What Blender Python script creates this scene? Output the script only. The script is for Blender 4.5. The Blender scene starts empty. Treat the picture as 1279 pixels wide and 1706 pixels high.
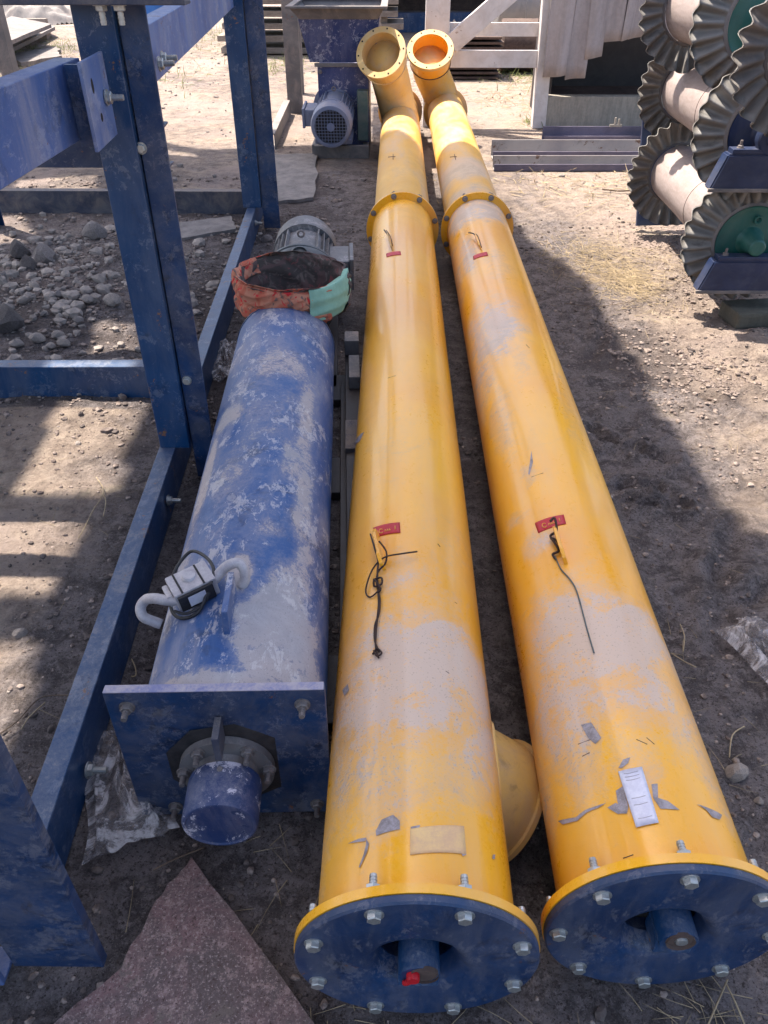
import bpy, bmesh, math, random
import numpy as np
from mathutils import Vector, Matrix, noise as mn
R = math.radians
random.seed(7); rng = np.random.default_rng(7)
sc = bpy.context.scene
C = sc.collection
# ------------------------------------------------------------ camera, sky, sun, exposure
FPX, PITCH, YAW, CH = 1288.26, .646215, .013098, 1.4185
cam = bpy.data.cameras.new('camera'); camo = bpy.data.objects.new('camera', cam); C.objects.link(camo)
camo.location = (0, 0, CH); camo.rotation_euler = (math.pi/2-PITCH, 0, YAW)
cam.sensor_width = 36; cam.lens = FPX/1706*36; cam.clip_start = .05; cam.clip_end = 500
sc.camera = camo
SUNV = Vector((-.38, .28, 1)).normalized()          # towards the sun
EL = math.asin(SUNV.z); AZ = math.atan2(SUNV.x, SUNV.y)
w = bpy.data.worlds.new('World'); sc.world = w; w.use_nodes = True
nt = w.node_tree; nt.nodes.clear()
sky = nt.nodes.new('ShaderNodeTexSky'); sky.sky_type = 'NISHITA'; sky.sun_disc = False
sky.sun_elevation = EL; sky.sun_rotation = AZ; sky.dust_density = 3.5; sky.air_density = 1.0; sky.ozone_density = .6
bg = nt.nodes.new('ShaderNodeBackground'); bg.inputs['Strength'].default_value = .15
wo = nt.nodes.new('ShaderNodeOutputWorld')
nt.links.new(sky.outputs[0], bg.inputs[0]); nt.links.new(bg.outputs[0], wo.inputs[0])
sun = bpy.data.lights.new('sun', 'SUN'); sun.energy = 4.9; sun.angle = R(.55); sun.color = (1, .92, .80)
suno = bpy.data.objects.new('sun', sun); C.objects.link(suno)
suno.rotation_euler = SUNV.to_track_quat('Z', 'Y').to_euler()
sc.view_settings.view_transform = 'Standard'; sc.view_settings.look = 'None'
sc.view_settings.gamma = 1; sc.view_settings.exposure = 1.45

# ------------------------------------------------------------ pixel -> point on a known plane
_fw = Vector((-math.sin(YAW)*math.cos(PITCH), math.cos(YAW)*math.cos(PITCH), -math.sin(PITCH)))
_rt = Vector((math.cos(YAW), math.sin(YAW), 0)); _up = _rt.cross(_fw)
def ray(x, y): return _fw + _rt*((x-639.5)/FPX) + _up*((853-y)/FPX)
def G(x, y, z=0.0):
    d = ray(x, y); return Vector((0, 0, CH)) + d*((z-CH)/d.z)
def V(x, y, Y):
    d = ray(x, y); return Vector((0, 0, CH)) + d*(Y/d.y)

# ------------------------------------------------------------ materials
class N:
    def __init__(s, name):
        s.m = bpy.data.materials.new(name); s.m.use_nodes = True; s.t = s.m.node_tree
        s.b = s.t.nodes['Principled BSDF']; s.tc = s.t.nodes.new('ShaderNodeTexCoord')
    def n(s, k, **kw):
        x = s.t.nodes.new('ShaderNode'+k)
        for a, v in kw.items(): setattr(x, a, v)
        return x
    def set(s, sock, v):
        if isinstance(v, bpy.types.NodeSocket): s.t.links.new(v, sock)
        elif isinstance(v, (tuple, list)) and len(v) == 3 and sock.type == 'RGBA': sock.default_value = (*v, 1)
        else: sock.default_value = v
    def noise(s, sc_, det=4, rough=.6, co=None, dist=0, stretch=None):
        x = s.n('TexNoise'); x.inputs['Scale'].default_value = sc_; x.inputs['Detail'].default_value = det
        x.inputs['Roughness'].default_value = rough; x.inputs['Distortion'].default_value = dist
        c = co or s.tc.outputs['Object']
        if stretch:
            mp = s.n('Mapping'); mp.inputs['Scale'].default_value = stretch; s.t.links.new(c, mp.inputs[0]); c = mp.outputs[0]
        s.t.links.new(c, x.inputs['Vector']); return x.outputs['Fac']
    def voro(s, sc_, feat='F1', out='Distance', stretch=None):
        x = s.n('TexVoronoi', feature=feat); x.inputs['Scale'].default_value = sc_
        c = s.tc.outputs['Object']
        if stretch:
            mp = s.n('Mapping'); mp.inputs['Scale'].default_value = stretch; s.t.links.new(c, mp.inputs[0]); c = mp.outputs[0]
        s.t.links.new(c, x.inputs['Vector']); return x.outputs[out]
    def ramp(s, v, a, b, lo=0., hi=1.):
        x = s.n('MapRange'); s.set(x.inputs[0], v)
        for i, q in zip((1, 2, 3, 4), (a, b, lo, hi)): x.inputs[i].default_value = q
        x.interpolation_type = 'SMOOTHSTEP' if True else 'LINEAR'; return x.outputs[0]
    def math(s, op, a, b=0., clamp=False):
        x = s.n('Math', operation=op); x.use_clamp = clamp; s.set(x.inputs[0], a); s.set(x.inputs[1], b); return x.outputs[0]
    def mix(s, f, a, b):
        x = s.n('Mix', data_type='RGBA'); s.set(x.inputs[0], f); s.set(x.inputs[6], a); s.set(x.inputs[7], b); return x.outputs[2]
    def attr(s, nm): x = s.n('Attribute', attribute_name=nm); return x.outputs['Fac']
    def upz(s):
        g = s.n('NewGeometry'); x = s.n('SeparateXYZ'); s.t.links.new(g.outputs['Normal'], x.inputs[0]); return x.outputs['Z']
    def bump(s, h, st=.3, d=.002, prev=None):
        x = s.n('Bump'); x.inputs['Strength'].default_value = st; x.inputs['Distance'].default_value = d
        s.set(x.inputs['Height'], h)
        if prev: s.t.links.new(prev, x.inputs['Normal'])
        return x.outputs[0]
    def done(s, col=None, rough=None, metal=None, nrm=None, spec=None):
        if col is not None: s.set(s.b.inputs['Base Color'], col)
        if rough is not None: s.set(s.b.inputs['Roughness'], rough)
        if metal is not None: s.set(s.b.inputs['Metallic'], metal)
        if spec is not None: s.b.inputs['Specular IOR Level'].default_value = spec
        if nrm: s.t.links.new(nrm, s.b.inputs['Normal'])
        return s.m

def painted(name, base, alt, dust, d_all=.15, d_up=.2, rough=.38, rust=.0, scale=1., rustc=(.16, .06, .025), thr=.5, streak=None, stain=.3, soft=1., flake=0.):
    """paint with an uneven coat, a soft dust film, crisp dust cakes ('dust' attribute, noise, upward faces), grains, chips"""
    k = N(name)
    big = k.noise(2.2*scale, 3, .6, dist=.4); mid = k.noise(9*scale, 7, .74, dist=.8); fine = k.noise(70*scale, 5, .75); speck = k.noise(240*scale, 2, .6)
    st = k.noise(5*scale, 6, .72, stretch=streak or (1, .3, 1), dist=.5)
    base_c = k.mix(k.ramp(big, .3, .7), base, alt)
    base_c = k.mix(k.math('MULTIPLY', k.ramp(k.noise(6*scale, 5, .7, dist=.6), .54, .70), stain), base_c, tuple(c*.42 for c in base))
    up = k.ramp(k.upz(), .1, 1)
    m = k.attr('dust')
    for nz, a_ in ((mid, 1.5), (st, .9), (fine, .9), (speck, .5)): m = k.math('ADD', m, k.math('MULTIPLY', k.math('SUBTRACT', nz, .5), a_))
    m = k.math('ADD', m, k.math('MULTIPLY', up, d_up))
    f = k.math('MULTIPLY', k.ramp(m, thr-.12*soft, thr+.24*soft**2), .84 if soft == 1 else .80)
    f = k.math('MAXIMUM', f, k.math('MULTIPLY', k.ramp(m, thr-.5, thr+.15), .38), True)
    f = k.math('MAXIMUM', f, k.math('MULTIPLY', k.ramp(st, .38, .68), d_all), True)
    dc = k.mix(k.ramp(mid, .38, .62), dust, tuple(c*.80 for c in dust))
    dc = k.mix(k.ramp(big, .42, .6), dc, tuple(c*q for c, q in zip(dust, (1.08, .98, .90))))
    dc = k.mix(k.ramp(speck, .61, .70), dc, tuple(c*.62 for c in dust))
    col = k.mix(f, base_c, dc)
    if flake:
        fl = k.noise(30*scale, 8, .85, dist=.5, stretch=(1, .5, 1)); fl2 = k.noise(6*scale, 4, .6)
        fl = k.ramp(k.math('ADD', fl, k.math('MULTIPLY', k.math('SUBTRACT', fl2, .5), .7)), .565, .60)
        col = k.mix(k.math('MULTIPLY', fl, flake), col, tuple(min(.75, c*1.35) for c in dust))
        dk = k.noise(24*scale, 6, .8, dist=.4); dk = k.ramp(k.math('ADD', dk, k.math('MULTIPLY', k.math('SUBTRACT', big, .5), .8)), .60, .64)
        col = k.mix(k.math('MULTIPLY', dk, flake*.8), col, tuple(c*.8 for c in base))
    if rust:
        ch = k.noise(7*scale, 8, .78, dist=.3)
        col = k.mix(k.ramp(ch, .665-rust*.06, .695-rust*.06), col, rustc)
    ro = k.math('ADD', k.math('ADD', rough, k.math('MULTIPLY', k.math('SUBTRACT', fine, .5), .25)), k.math('MULTIPLY', f, .5), True)
    nb = k.bump(f, .35, .0012); nb = k.bump(fine, .25, .0012, nb); nb = k.bump(big, .25, .02, nb); nb = k.bump(speck, .12, .0008, nb)
    return k.done(col, ro, 0., nb, .45)

def simple(name, c1, c2, sc_=8, rough=.7, metal=0., bump=.3, dist=.003, st=None, det=6, spec=.4):
    k = N(name); a = k.noise(sc_, det, .65, stretch=st, dist=.3); b = k.noise(sc_*9, 4, .7)
    v = k.math('ADD', k.math('MULTIPLY', a, .7), k.math('MULTIPLY', b, .3))
    return k.done(k.mix(k.ramp(v, .36, .64), c1, c2), k.ramp(b, .2, .8, rough-.1, min(1, rough+.12)), metal, k.bump(v, bump, dist), spec)

DUSTY = (.50, .41, .40)
YEL = painted('yellow_paint', (.90, .43, .012), (.84, .36, .008), (.50, .45, .43), .17, .06, .28, thr=.56, stain=.08, streak=(1, .22, 1), soft=1.2); YEL.node_tree.nodes['Principled BSDF'].inputs['Coat Weight'].default_value = .35; YEL.node_tree.nodes['Principled BSDF'].inputs['Coat Roughness'].default_value = .12
YELF = painted('dusty_yellow_paint', (.68, .38, .075), (.62, .32, .04), (.50, .41, .34), .62, .08, .5, thr=.52, stain=.25, soft=1.5)
YELB = painted('bleached_yellow_paint', (.68, .46, .19), (.62, .37, .10), (.50, .40, .32), .45, .1, .5, thr=.42, stain=.35, scale=2, rust=.35)
YELO = painted('mud_stained_yellow_paint', (.56, .35, .10), (.46, .27, .07), (.36, .28, .22), .5, .0, .5, thr=.32, stain=.7, scale=2, rust=.6, rustc=(.18, .12, .08))
BLUD = painted('navy_plate_paint', (.005, .022, .070), (.007, .042, .125), (.17, .16, .175), .35, .0, .38, rust=.5, thr=.36, stain=.9, scale=2.2, flake=.3)
BLUF = painted('royal_blue_paint', (.003, .034, .105), (.005, .050, .14), (.20, .21, .25), .22, .50, .36, rust=.8, thr=.54, streak=(1, 1, .3), scale=1.8, stain=.7, flake=.25, rustc=(.20, .10, .055))
BLUP = painted('worn_blue_pipe_paint', (.008, .060, .21), (.028, .085, .23), (.44, .40, .385), .45, .12, .48, thr=.42, streak=(1, .35, 1), stain=.8, scale=1.4, flake=.5)
BLUL = painted('lavender_dusted_blue_paint', (.075, .135, .33), (.045, .095, .26), (.35, .35, .39), .50, .30, .5, rust=.7, thr=.42, stain=.7, scale=1.7, streak=(1, 1, .25), flake=.2)
BLUG = painted('grey_dusted_blue_paint', (.05, .055, .085), (.03, .035, .06), (.22, .195, .18), .60, .5, .6, rust=.2, thr=.3, scale=2)
BLUS = painted('blue_black_bracket_paint', (.008, .016, .048), (.012, .026, .08), (.15, .15, .17), .18, .35, .42, thr=.6, scale=2)
TEAL = painted('teal_green_hub_paint', (.01, .085, .07), (.012, .12, .10), (.20, .20, .17), .25, .2, .35, thr=.6)
WHITE = painted('off_white_paint', (.56, .52, .51), (.64, .60, .59), (.40, .33, .28), .35, .1, .55, thr=.62, stain=.25, scale=1.5, rust=.4, rustc=(.25,.16,.11))
GREYP = painted('dusty_grey_steel', (.13, .12, .12), (.09, .085, .09), (.34, .30, .28), .45, .5, .6, thr=.45, rust=.1)
DARKS = painted('dark_grimy_steel', (.026, .020, .022), (.036, .028, .028), (.14, .12, .115), .25, .3, .5, thr=.6)
MOTG = painted('grey_motor_paint', (.10, .10, .105), (.07, .07, .075), (.38, .34, .33), .28, .40, .5, thr=.5, scale=2, flake=.3)
MOTB = painted('bluish_motor_paint', (.15, .17, .26), (.12, .14, .22), (.40, .37, .36), .35, .4, .5, thr=.5)
ZINC = simple('zinc_bolt_metal', (.50, .50, .48), (.34, .34, .33), 30, .42, .75, .2, .001)
ZINCD = simple('dusty_bolt_metal', (.26, .23, .22), (.14, .12, .12), 30, .6, .5, .3, .001)
WIRE = simple('rusty_tie_wire', (.028, .014, .012), (.06, .03, .02), 60, .6, .4)
WIREG = simple('grey_tie_wire', (.12, .14, .14), (.08, .09, .08), 60, .5, .5)
SHACK = simple('whitish_galvanised_steel', (.50, .46, .46), (.36, .33, .35), 40, .55, .25)
BLACKG = simple('black_grease', (.012, .012, .014), (.035, .03, .032), 30, .55)
BLACK = simple('black_plastic', (.012, .011, .014), (.03, .028, .03), 40, .45)
VOID = simple('dark_interior', (.012, .01, .011), (.02, .017, .016), 10, .9)
REDT = simple('red_sticker', (.50, .012, .02), (.42, .02, .03), 20, .45)
REDP = simple('red_plastic_plug', (.55, .012, .02), (.48, .012, .02), 20, .35)
GOLD = simple('gold_print', (.80, .42, .06), (.72, .36, .06), 20, .5)
PLATE = simple('white_nameplate', (.66, .64, .70), (.52, .50, .58), 26, .4, .1, .25, .002)
PEEL = simple('peeled_label_residue', (.80, .52, .22), (.66, .40, .22), 30, .7)
GPRIME = simple('grey_primer', (.38, .33, .34), (.20, .165, .16), 45, .6)
ROLL = simple('pinkish_roller_canvas', (.33, .265, .25), (.25, .20, .185), 7, .7, 0, .3, .004, st=(1, 5, 1))
CROWN = painted('cast_grey_crown_metal', (.185, .175, .165), (.125, .118, .112), (.28, .255, .235), .35, .2, .5, thr=.55, scale=2.4, stain=.85, rust=.5, rustc=(.09, .06, .045))
CONC = simple('dusty_concrete', (.23, .20, .185), (.13, .115, .11), 11, .95, 0, .6, .006)
k = N('rust_pink_scaled_sheet')
a = k.noise(5, 7, .7, dist=.5); b = k.noise(60, 6, .8); c = k.noise(190, 3, .7); d = k.noise(14, 6, .75)
col = k.mix(k.ramp(a, .40, .60), (.12, .090, .085), (.20, .12, .115)); col = k.mix(k.ramp(b, .50, .64), col, (.30, .21, .195)); col = k.mix(k.ramp(b, .44, .34), col, (.09, .055, .05))
col = k.mix(k.ramp(c, .56, .66), col, (.34, .26, .24)); col = k.mix(k.ramp(d, .56, .64), col, (.15, .115, .10)); col = k.mix(k.ramp(c, .42, .34), col, (.07, .045, .04))
SHEETM = k.done(col, .85, 0, k.bump(b, .9, .005, k.bump(c, .6, .002)), .2)
TIMBER = simple('weathered_board', (.30, .25, .21), (.19, .155, .13), 5, .9, st=(1, .2, 4))
CURT = simple('grey_white_sheeting', (.36, .32, .32), (.27, .24, .24), 3, .8, st=(3, 3, .3), bump=.15)
LIPM = simple('beige_grey_steel', (.34, .30, .25), (.24, .215, .18), 6, .6, .1, st=(6, 1, 1))
CHAN = painted('galvanised_channel', (.34, .31, .29), (.24, .22, .22), (.42, .36, .32), .3, .3, .45, thr=.6, stain=.7, rust=1.2, scale=1.5, rustc=(.13, .07, .045))
CHAND = painted('dark_violet_channel', (.10, .09, .14), (.07, .065, .10), (.30, .26, .30), .2, .5, .5, thr=.6)
BRN = simple('brown_rust_sheet', (.12, .08, .065), (.06, .04, .035), 4, .9)
STRAW = simple('dry_straw', (.40, .31, .19), (.25, .19, .12), 20, .9)
GREENG = simple('green_weed', (.10, .13, .035), (.20, .20, .07), 20, .9)
TWIG = simple('brown_twig', (.17, .12, .085), (.10, .07, .05), 20, .95)
BSHEET = simple('blue_barrel_plastic', (.03, .13, .40), (.04, .16, .45), 5, .5)

def stonemat(nm, a, b):
    return simple(nm, a, b, 12, .95, 0, .7, .006)
STONE = stonemat('grey_mauve_stone', (.24, .205, .19), (.13, .112, .105))
STONEL = stonemat('pale_rubble', (.36, .30, .26), (.20, .17, .15))
STONED = stonemat('dark_rubble', (.12, .10, .095), (.07, .06, .056))

# soil
k = N('packed_soil')
n1 = k.noise(.7, 6, .65, dist=.6); n2 = k.noise(3.2, 8, .75, dist=.4); n3 = k.noise(36, 7, .8, dist=.4); n4 = k.noise(150, 4, .75); n5 = k.noise(12, 9, .82, dist=.35); n6 = k.noise(420, 2, .6)
mr = k.ramp(k.noise(1.1, 3, .5, dist=1.2), .5, .62); v1 = k.voro(60); v2 = k.voro(19)
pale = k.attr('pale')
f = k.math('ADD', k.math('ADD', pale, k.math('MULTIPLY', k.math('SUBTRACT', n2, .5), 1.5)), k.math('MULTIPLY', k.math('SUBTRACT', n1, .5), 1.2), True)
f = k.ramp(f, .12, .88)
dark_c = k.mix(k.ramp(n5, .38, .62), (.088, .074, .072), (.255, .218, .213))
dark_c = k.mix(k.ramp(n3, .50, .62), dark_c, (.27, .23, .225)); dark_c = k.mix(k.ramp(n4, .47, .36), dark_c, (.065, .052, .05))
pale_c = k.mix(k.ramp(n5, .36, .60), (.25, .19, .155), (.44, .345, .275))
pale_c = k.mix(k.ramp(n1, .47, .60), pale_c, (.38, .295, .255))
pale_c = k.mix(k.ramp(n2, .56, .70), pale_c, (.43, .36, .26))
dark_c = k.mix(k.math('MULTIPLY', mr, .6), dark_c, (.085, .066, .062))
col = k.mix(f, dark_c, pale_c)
col = k.mix(k.ramp(n3, .60, .72), col, (.40, .34, .29))
col = k.mix(k.ramp(n3, .40, .30), col, (.085, .065, .056))
col = k.mix(k.math('MULTIPLY', k.ramp(n4, .58, .70), .8), col, (.06, .048, .043))
col = k.mix(k.ramp(v2, .09, .03), col, (.07, .055, .048))
col = k.mix(k.math('MULTIPLY', k.ramp(n6, .60, .72), .6), col, (.42, .36, .31))
nb = k.bump(n5, 1., .035); nb = k.bump(n3, 1., .016, nb); nb = k.bump(n4, .8, .005, nb); nb = k.bump(v1, .5, .006, nb)
SOIL = k.done(col, .95, 0, nb, .15)
k = N('dry_clod_soil'); SOILC = k.done(k.mix(k.ramp(k.noise(40, 4), .4, .6), (.12, .092, .082), (.27, .215, .185)), .95, 0, k.bump(k.noise(200, 3), .6, .004), .15)

# plastic film
k = N('cloudy_plastic_film')
a = k.noise(9, 7, .75, dist=1.8); b = k.noise(40, 4, .7, dist=1)
tr = k.n('BsdfTransparent'); ms = k.n('MixShader')
k.done(k.mix(k.ramp(a, .4, .6), (.34, .30, .30), (.60, .56, .56)), .22, 0, k.bump(k.math('ADD', a, b), .8, .01), .7)
k.set(ms.inputs[0], k.ramp(a, .40, .62, .22, .80)); k.t.links.new(tr.outputs[0], ms.inputs[1]); k.t.links.new(k.b.outputs[0], ms.inputs[2])
k.t.links.new(ms.outputs[0], k.t.nodes['Material Output'].inputs[0]); FILM = k.m

# sack cloths
k = N('orange_floral_cloth')
a = k.noise(11, 3, .6, dist=1.6); b = k.noise(17, 3, .5, dist=2.2); c = k.noise(260, 1, .5)
col = k.mix(k.ramp(a, .42, .56), (.40, .11, .07), (.46, .20, .13)); col = k.mix(k.ramp(b, .60, .64), col, (.50, .035, .04)); col = k.mix(k.ramp(b, .42, .36), col, (.16, .105, .09))
SACKO = k.done(col, .9, 0, k.bump(c, .3, .001), .15)
k = N('dark_floral_cloth')
a = k.noise(13, 3, .6, dist=2.); b = k.noise(19, 3, .5, dist=2.2); c = k.noise(260, 1, .5)
col = k.mix(k.ramp(a, .46, .50), (.12, .075, .07), (.075, .06, .055)); col = k.mix(k.ramp(b, .60, .70), col, (.22, .07, .07)); col = k.mix(k.ramp(b, .42, .34), col, (.15, .115, .10))
SACKD = k.done(col, .9, 0, k.bump(c, .3, .001), .15)
SACKG = simple('pale_green_woven_cloth', (.26, .46, .35), (.20, .36, .28), 8, .8, 0, .3, .001)

# ------------------------------------------------------------ geometry helpers
def tag(o, label=None, cat=None, group=None, kind=None):
    if label: o['label'] = label
    if cat: o['category'] = cat
    if group: o['group'] = group
    if kind: o['kind'] = kind
    return o
def thing(name, label, cat, loc=(0, 0, 0), rz=0., group=None, rot=None):
    o = bpy.data.objects.new(name, None); C.objects.link(o); o.location = loc
    o.rotation_euler = rot or (0, 0, rz); o.empty_display_size = .1
    return tag(o, label, cat, group)
def link(name, me, mat=None, parent=None, loc=(0, 0, 0), rot=(0, 0, 0), scale=(1, 1, 1)):
    o = bpy.data.objects.new(name, me); C.objects.link(o); o.parent = parent
    o.location = loc; o.rotation_euler = rot; o.scale = scale
    if mat and not me.materials: me.materials.append(mat)
    return o
def pydata(name, vs, fs, mat=None, smooth=False):
    me = bpy.data.meshes.new(name); me.from_pydata([tuple(v) for v in vs], [], fs)
    if smooth: me.polygons.foreach_set('use_smooth', [True]*len(me.polygons))
    if mat: me.materials.append(mat)
    me.update(); return me
def bm_mesh(name, bm, mat, smooth=False):
    bmesh.ops.recalc_face_normals(bm, faces=bm.faces)
    me = bpy.data.meshes.new(name); bm.to_mesh(me); bm.free(); me.materials.append(mat)
    if smooth: me.polygons.foreach_set('use_smooth', [True]*len(me.polygons))
    return me
def basis(d):
    d = Vector(d).normalized(); return d.to_track_quat('Z', 'Y')
def bm_box(bm, lo, hi, M=None):
    vs = [bm.verts.new((x, y, z)) for x in (lo[0], hi[0]) for y in (lo[1], hi[1]) for z in (lo[2], hi[2])]
    for q in ((0, 1, 3, 2), (4, 6, 7, 5), (0, 4, 5, 1), (2, 3, 7, 6), (0, 2, 6, 4), (1, 5, 7, 3)): bm.faces.new([vs[i] for i in q])
    if M:
        for v in vs: v.co = M @ v.co
    return vs
def box(name, lo, hi, mat, parent=None, bev=.003, loc=(0, 0, 0), rot=(0, 0, 0)):
    bm = bmesh.new(); bm_box(bm, lo, hi)
    if bev: bmesh.ops.bevel(bm, geom=bm.edges[:], offset=bev, segments=2, profile=.6, affect='EDGES')
    return link(name, bm_mesh(name, bm, mat), None, parent, loc, rot)
def prism(name, poly, p0, p1, mat, parent=None, up=(0, 0, 1), bev=.0016):
    """extrude 2D polygon (u right, v up) from p0 to p1"""
    p0, p1 = Vector(p0), Vector(p1); d = (p1-p0).normalized(); upv = Vector(up); r = d.cross(upv).normalized(); u = r.cross(d)
    bm = bmesh.new(); A = [bm.verts.new(p0+r*a+u*b) for a, b in poly]; B = [bm.verts.new(p1+r*a+u*b) for a, b in poly]
    n = len(poly)
    for i in range(n): bm.faces.new((A[i], A[(i+1) % n], B[(i+1) % n], B[i]))
    bm.faces.new(A[::-1]); bm.faces.new(B)
    if bev: bmesh.ops.bevel(bm, geom=bm.edges[:], offset=bev, segments=1, affect='EDGES')
    return link(name, bm_mesh(name, bm, mat), None, parent)
def chan(w_, h_, t=.006, open_='-u'):
    """C profile, web w/ height h_ on the +u side (open to -u), u in [-w_,0], v in [0,h_]"""
    p = [(0, 0), (0, h_), (-w_, h_), (-w_, h_-t), (-t, h_-t), (-t, t), (-w_, t), (-w_, 0)]
    if open_ == '+u': p = [(-a-w_, b) for a, b in p][::-1]
    return p
def MX(p): return [(-a, b) for a, b in p]
def rect(w_, h_): return [(-w_/2, 0), (w_/2, 0), (w_/2, h_), (-w_/2, h_)]
def lathe_mesh(name, prof, mat, seg=48, smooth=True, closed=False):
    """profile [(r, z)] about Z"""
    vs, fs = [], []
    for r_, z in prof:
        for i in range(seg):
            a = 2*math.pi*i/seg; vs.append((r_*math.cos(a), r_*math.sin(a), z))
    m = len(prof)
    for j in range(m-1 if not closed else m):
        for i in range(seg):
            a, b = j*seg+i, j*seg+(i+1) % seg; c, d = ((j+1) % m)*seg+(i+1) % seg, ((j+1) % m)*seg+i
            fs.append((a, b, c, d))
    me = pydata(name, vs, fs, mat, smooth)
    bm = bmesh.new(); bm.from_mesh(me); bmesh.ops.remove_doubles(bm, verts=bm.verts, dist=1e-5); bmesh.ops.recalc_face_normals(bm, faces=bm.faces)
    bm.to_mesh(me); bm.free()
    if smooth:
        me.polygons.foreach_set('use_smooth', [True]*len(me.polygons)); me.set_sharp_from_angle(angle=R(35))
    return me
def lathe(name, prof, mat, parent, loc, axis, seg=48, smooth=True, closed=False):
    o = link(name, lathe_mesh(name, prof, mat, seg, smooth, closed), None, parent, loc)
    o.rotation_euler = basis(axis).to_euler(); return o
def tube_mesh(name, pts, r, mat, seg=8, closed=False, sub=4):
    P = [Vector(p) for p in pts]
    if sub > 1 and len(P) > 2:
        Q = []; n = len(P)
        for i in range(n if closed else n-1):
            p0, p1, p2, p3 = (P[(i-1) % n], P[i], P[(i+1) % n], P[(i+2) % n]) if closed else (P[max(i-1, 0)], P[i], P[i+1], P[min(i+2, n-1)])
            for k_ in range(sub):
                t = k_/sub; Q.append(.5*((2*p1)+(p2-p0)*t+(2*p0-5*p1+4*p2-p3)*t*t+(3*p1-p0-3*p2+p3)*t**3))
        if not closed: Q.append(P[-1])
        P = Q
    vs, fs = [], []; n = len(P); prev = None
    for i, p in enumerate(P):
        d = (P[(i+1) % n if closed else min(i+1, n-1)]-P[(i-1) % n if closed else max(i-1, 0)])
        d = d.normalized() if d.length > 1e-9 else Vector((0, 0, 1))
        x = d.orthogonal().normalized() if prev is None else (prev-d*prev.dot(d)).normalized()
        prev = x; y = d.cross(x)
        rr = r[min(len(r)-1, int(i*len(r)/n))] if isinstance(r, (list, tuple)) else r
        for j in range(seg):
            a = 2*math.pi*j/seg; vs.append(p+x*(rr*math.cos(a))+y*(rr*math.sin(a)))
    for i in range(n if closed else n-1):
        for j in range(seg):
            fs.append((i*seg+j, i*seg+(j+1) % seg, ((i+1) % n)*seg+(j+1) % seg, ((i+1) % n)*seg+j))
    if not closed: fs += [tuple(range(seg))[::-1], tuple(range((n-1)*seg, n*seg))]
    return pydata(name, vs, fs, mat, True)
def tube(name, pts, r, mat, parent=None, **kw): return link(name, tube_mesh(name, pts, r, mat, **kw), None, parent)

# bolts: one shared mesh per kind; axis +Z out of the surface
def bolt_mesh(nm, s, mat, shank=0., nut=True):
    bm = bmesh.new()
    def cyl(r_, z0, z1, n, rot=0):
        a = [bm.verts.new((r_*math.cos(2*math.pi*i/n+rot), r_*math.sin(2*math.pi*i/n+rot), z0)) for i in range(n)]
        r2 = r_*.9 if n == 6 else r_
        b = [bm.verts.new((r_*math.cos(2*math.pi*i/n+rot), r_*math.sin(2*math.pi*i/n+rot), z1-(.12*s if n == 6 else 0))) for i in range(n)]
        for i in range(n): bm.faces.new((a[i], a[(i+1) % n], b[(i+1) % n], b[i]))
        if n == 6:
            c = [bm.verts.new((v.co.x*.86, v.co.y*.86, z1)) for v in b]
            for i in range(n): bm.faces.new((b[i], b[(i+1) % n], c[(i+1) % n], c[i]))
            bm.faces.new(c)
        else: bm.faces.new(b)
        bm.faces.new(a[::-1])
    cyl(s*1.35, -.001, s*.16, 18); cyl(s*1.05, s*.16, s*.95, 6, .3)
    if shank:
        n = 7
        for i in range(n): cyl(s*(.56 if i % 2 else .5), s*.95+shank*i/n-.0005*(i > 0), s*.95+shank*(i+1)/n, 10)
    return bm_mesh(nm, bm, mat)
B_HEAD = bolt_mesh('bolt_head_mesh', .0105, ZINC); B_NUT = bolt_mesh('bolt_nut_mesh', .0105, ZINC, .016)
B_HEADD = bolt_mesh('dusty_bolt_head_mesh', .0105, ZINCD); B_NUTD = bolt_mesh('dusty_bolt_nut_mesh', .0105, ZINCD, .018)
B_LONG = bolt_mesh('long_bolt_nut_mesh', .0125, ZINCD, .045)
B_BIG = bolt_mesh('big_bolt_nut_mesh', .0125, ZINC, .026)
def bolt(parent, loc, axis, me=B_HEAD, name='bolt', spin=0.):
    o = link(name, me, None, parent, loc); q = basis(axis); o.rotation_euler = (q.to_matrix() @ Matrix.Rotation(spin+random.uniform(0, 1), 3, 'Z')).to_euler(); return o

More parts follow.
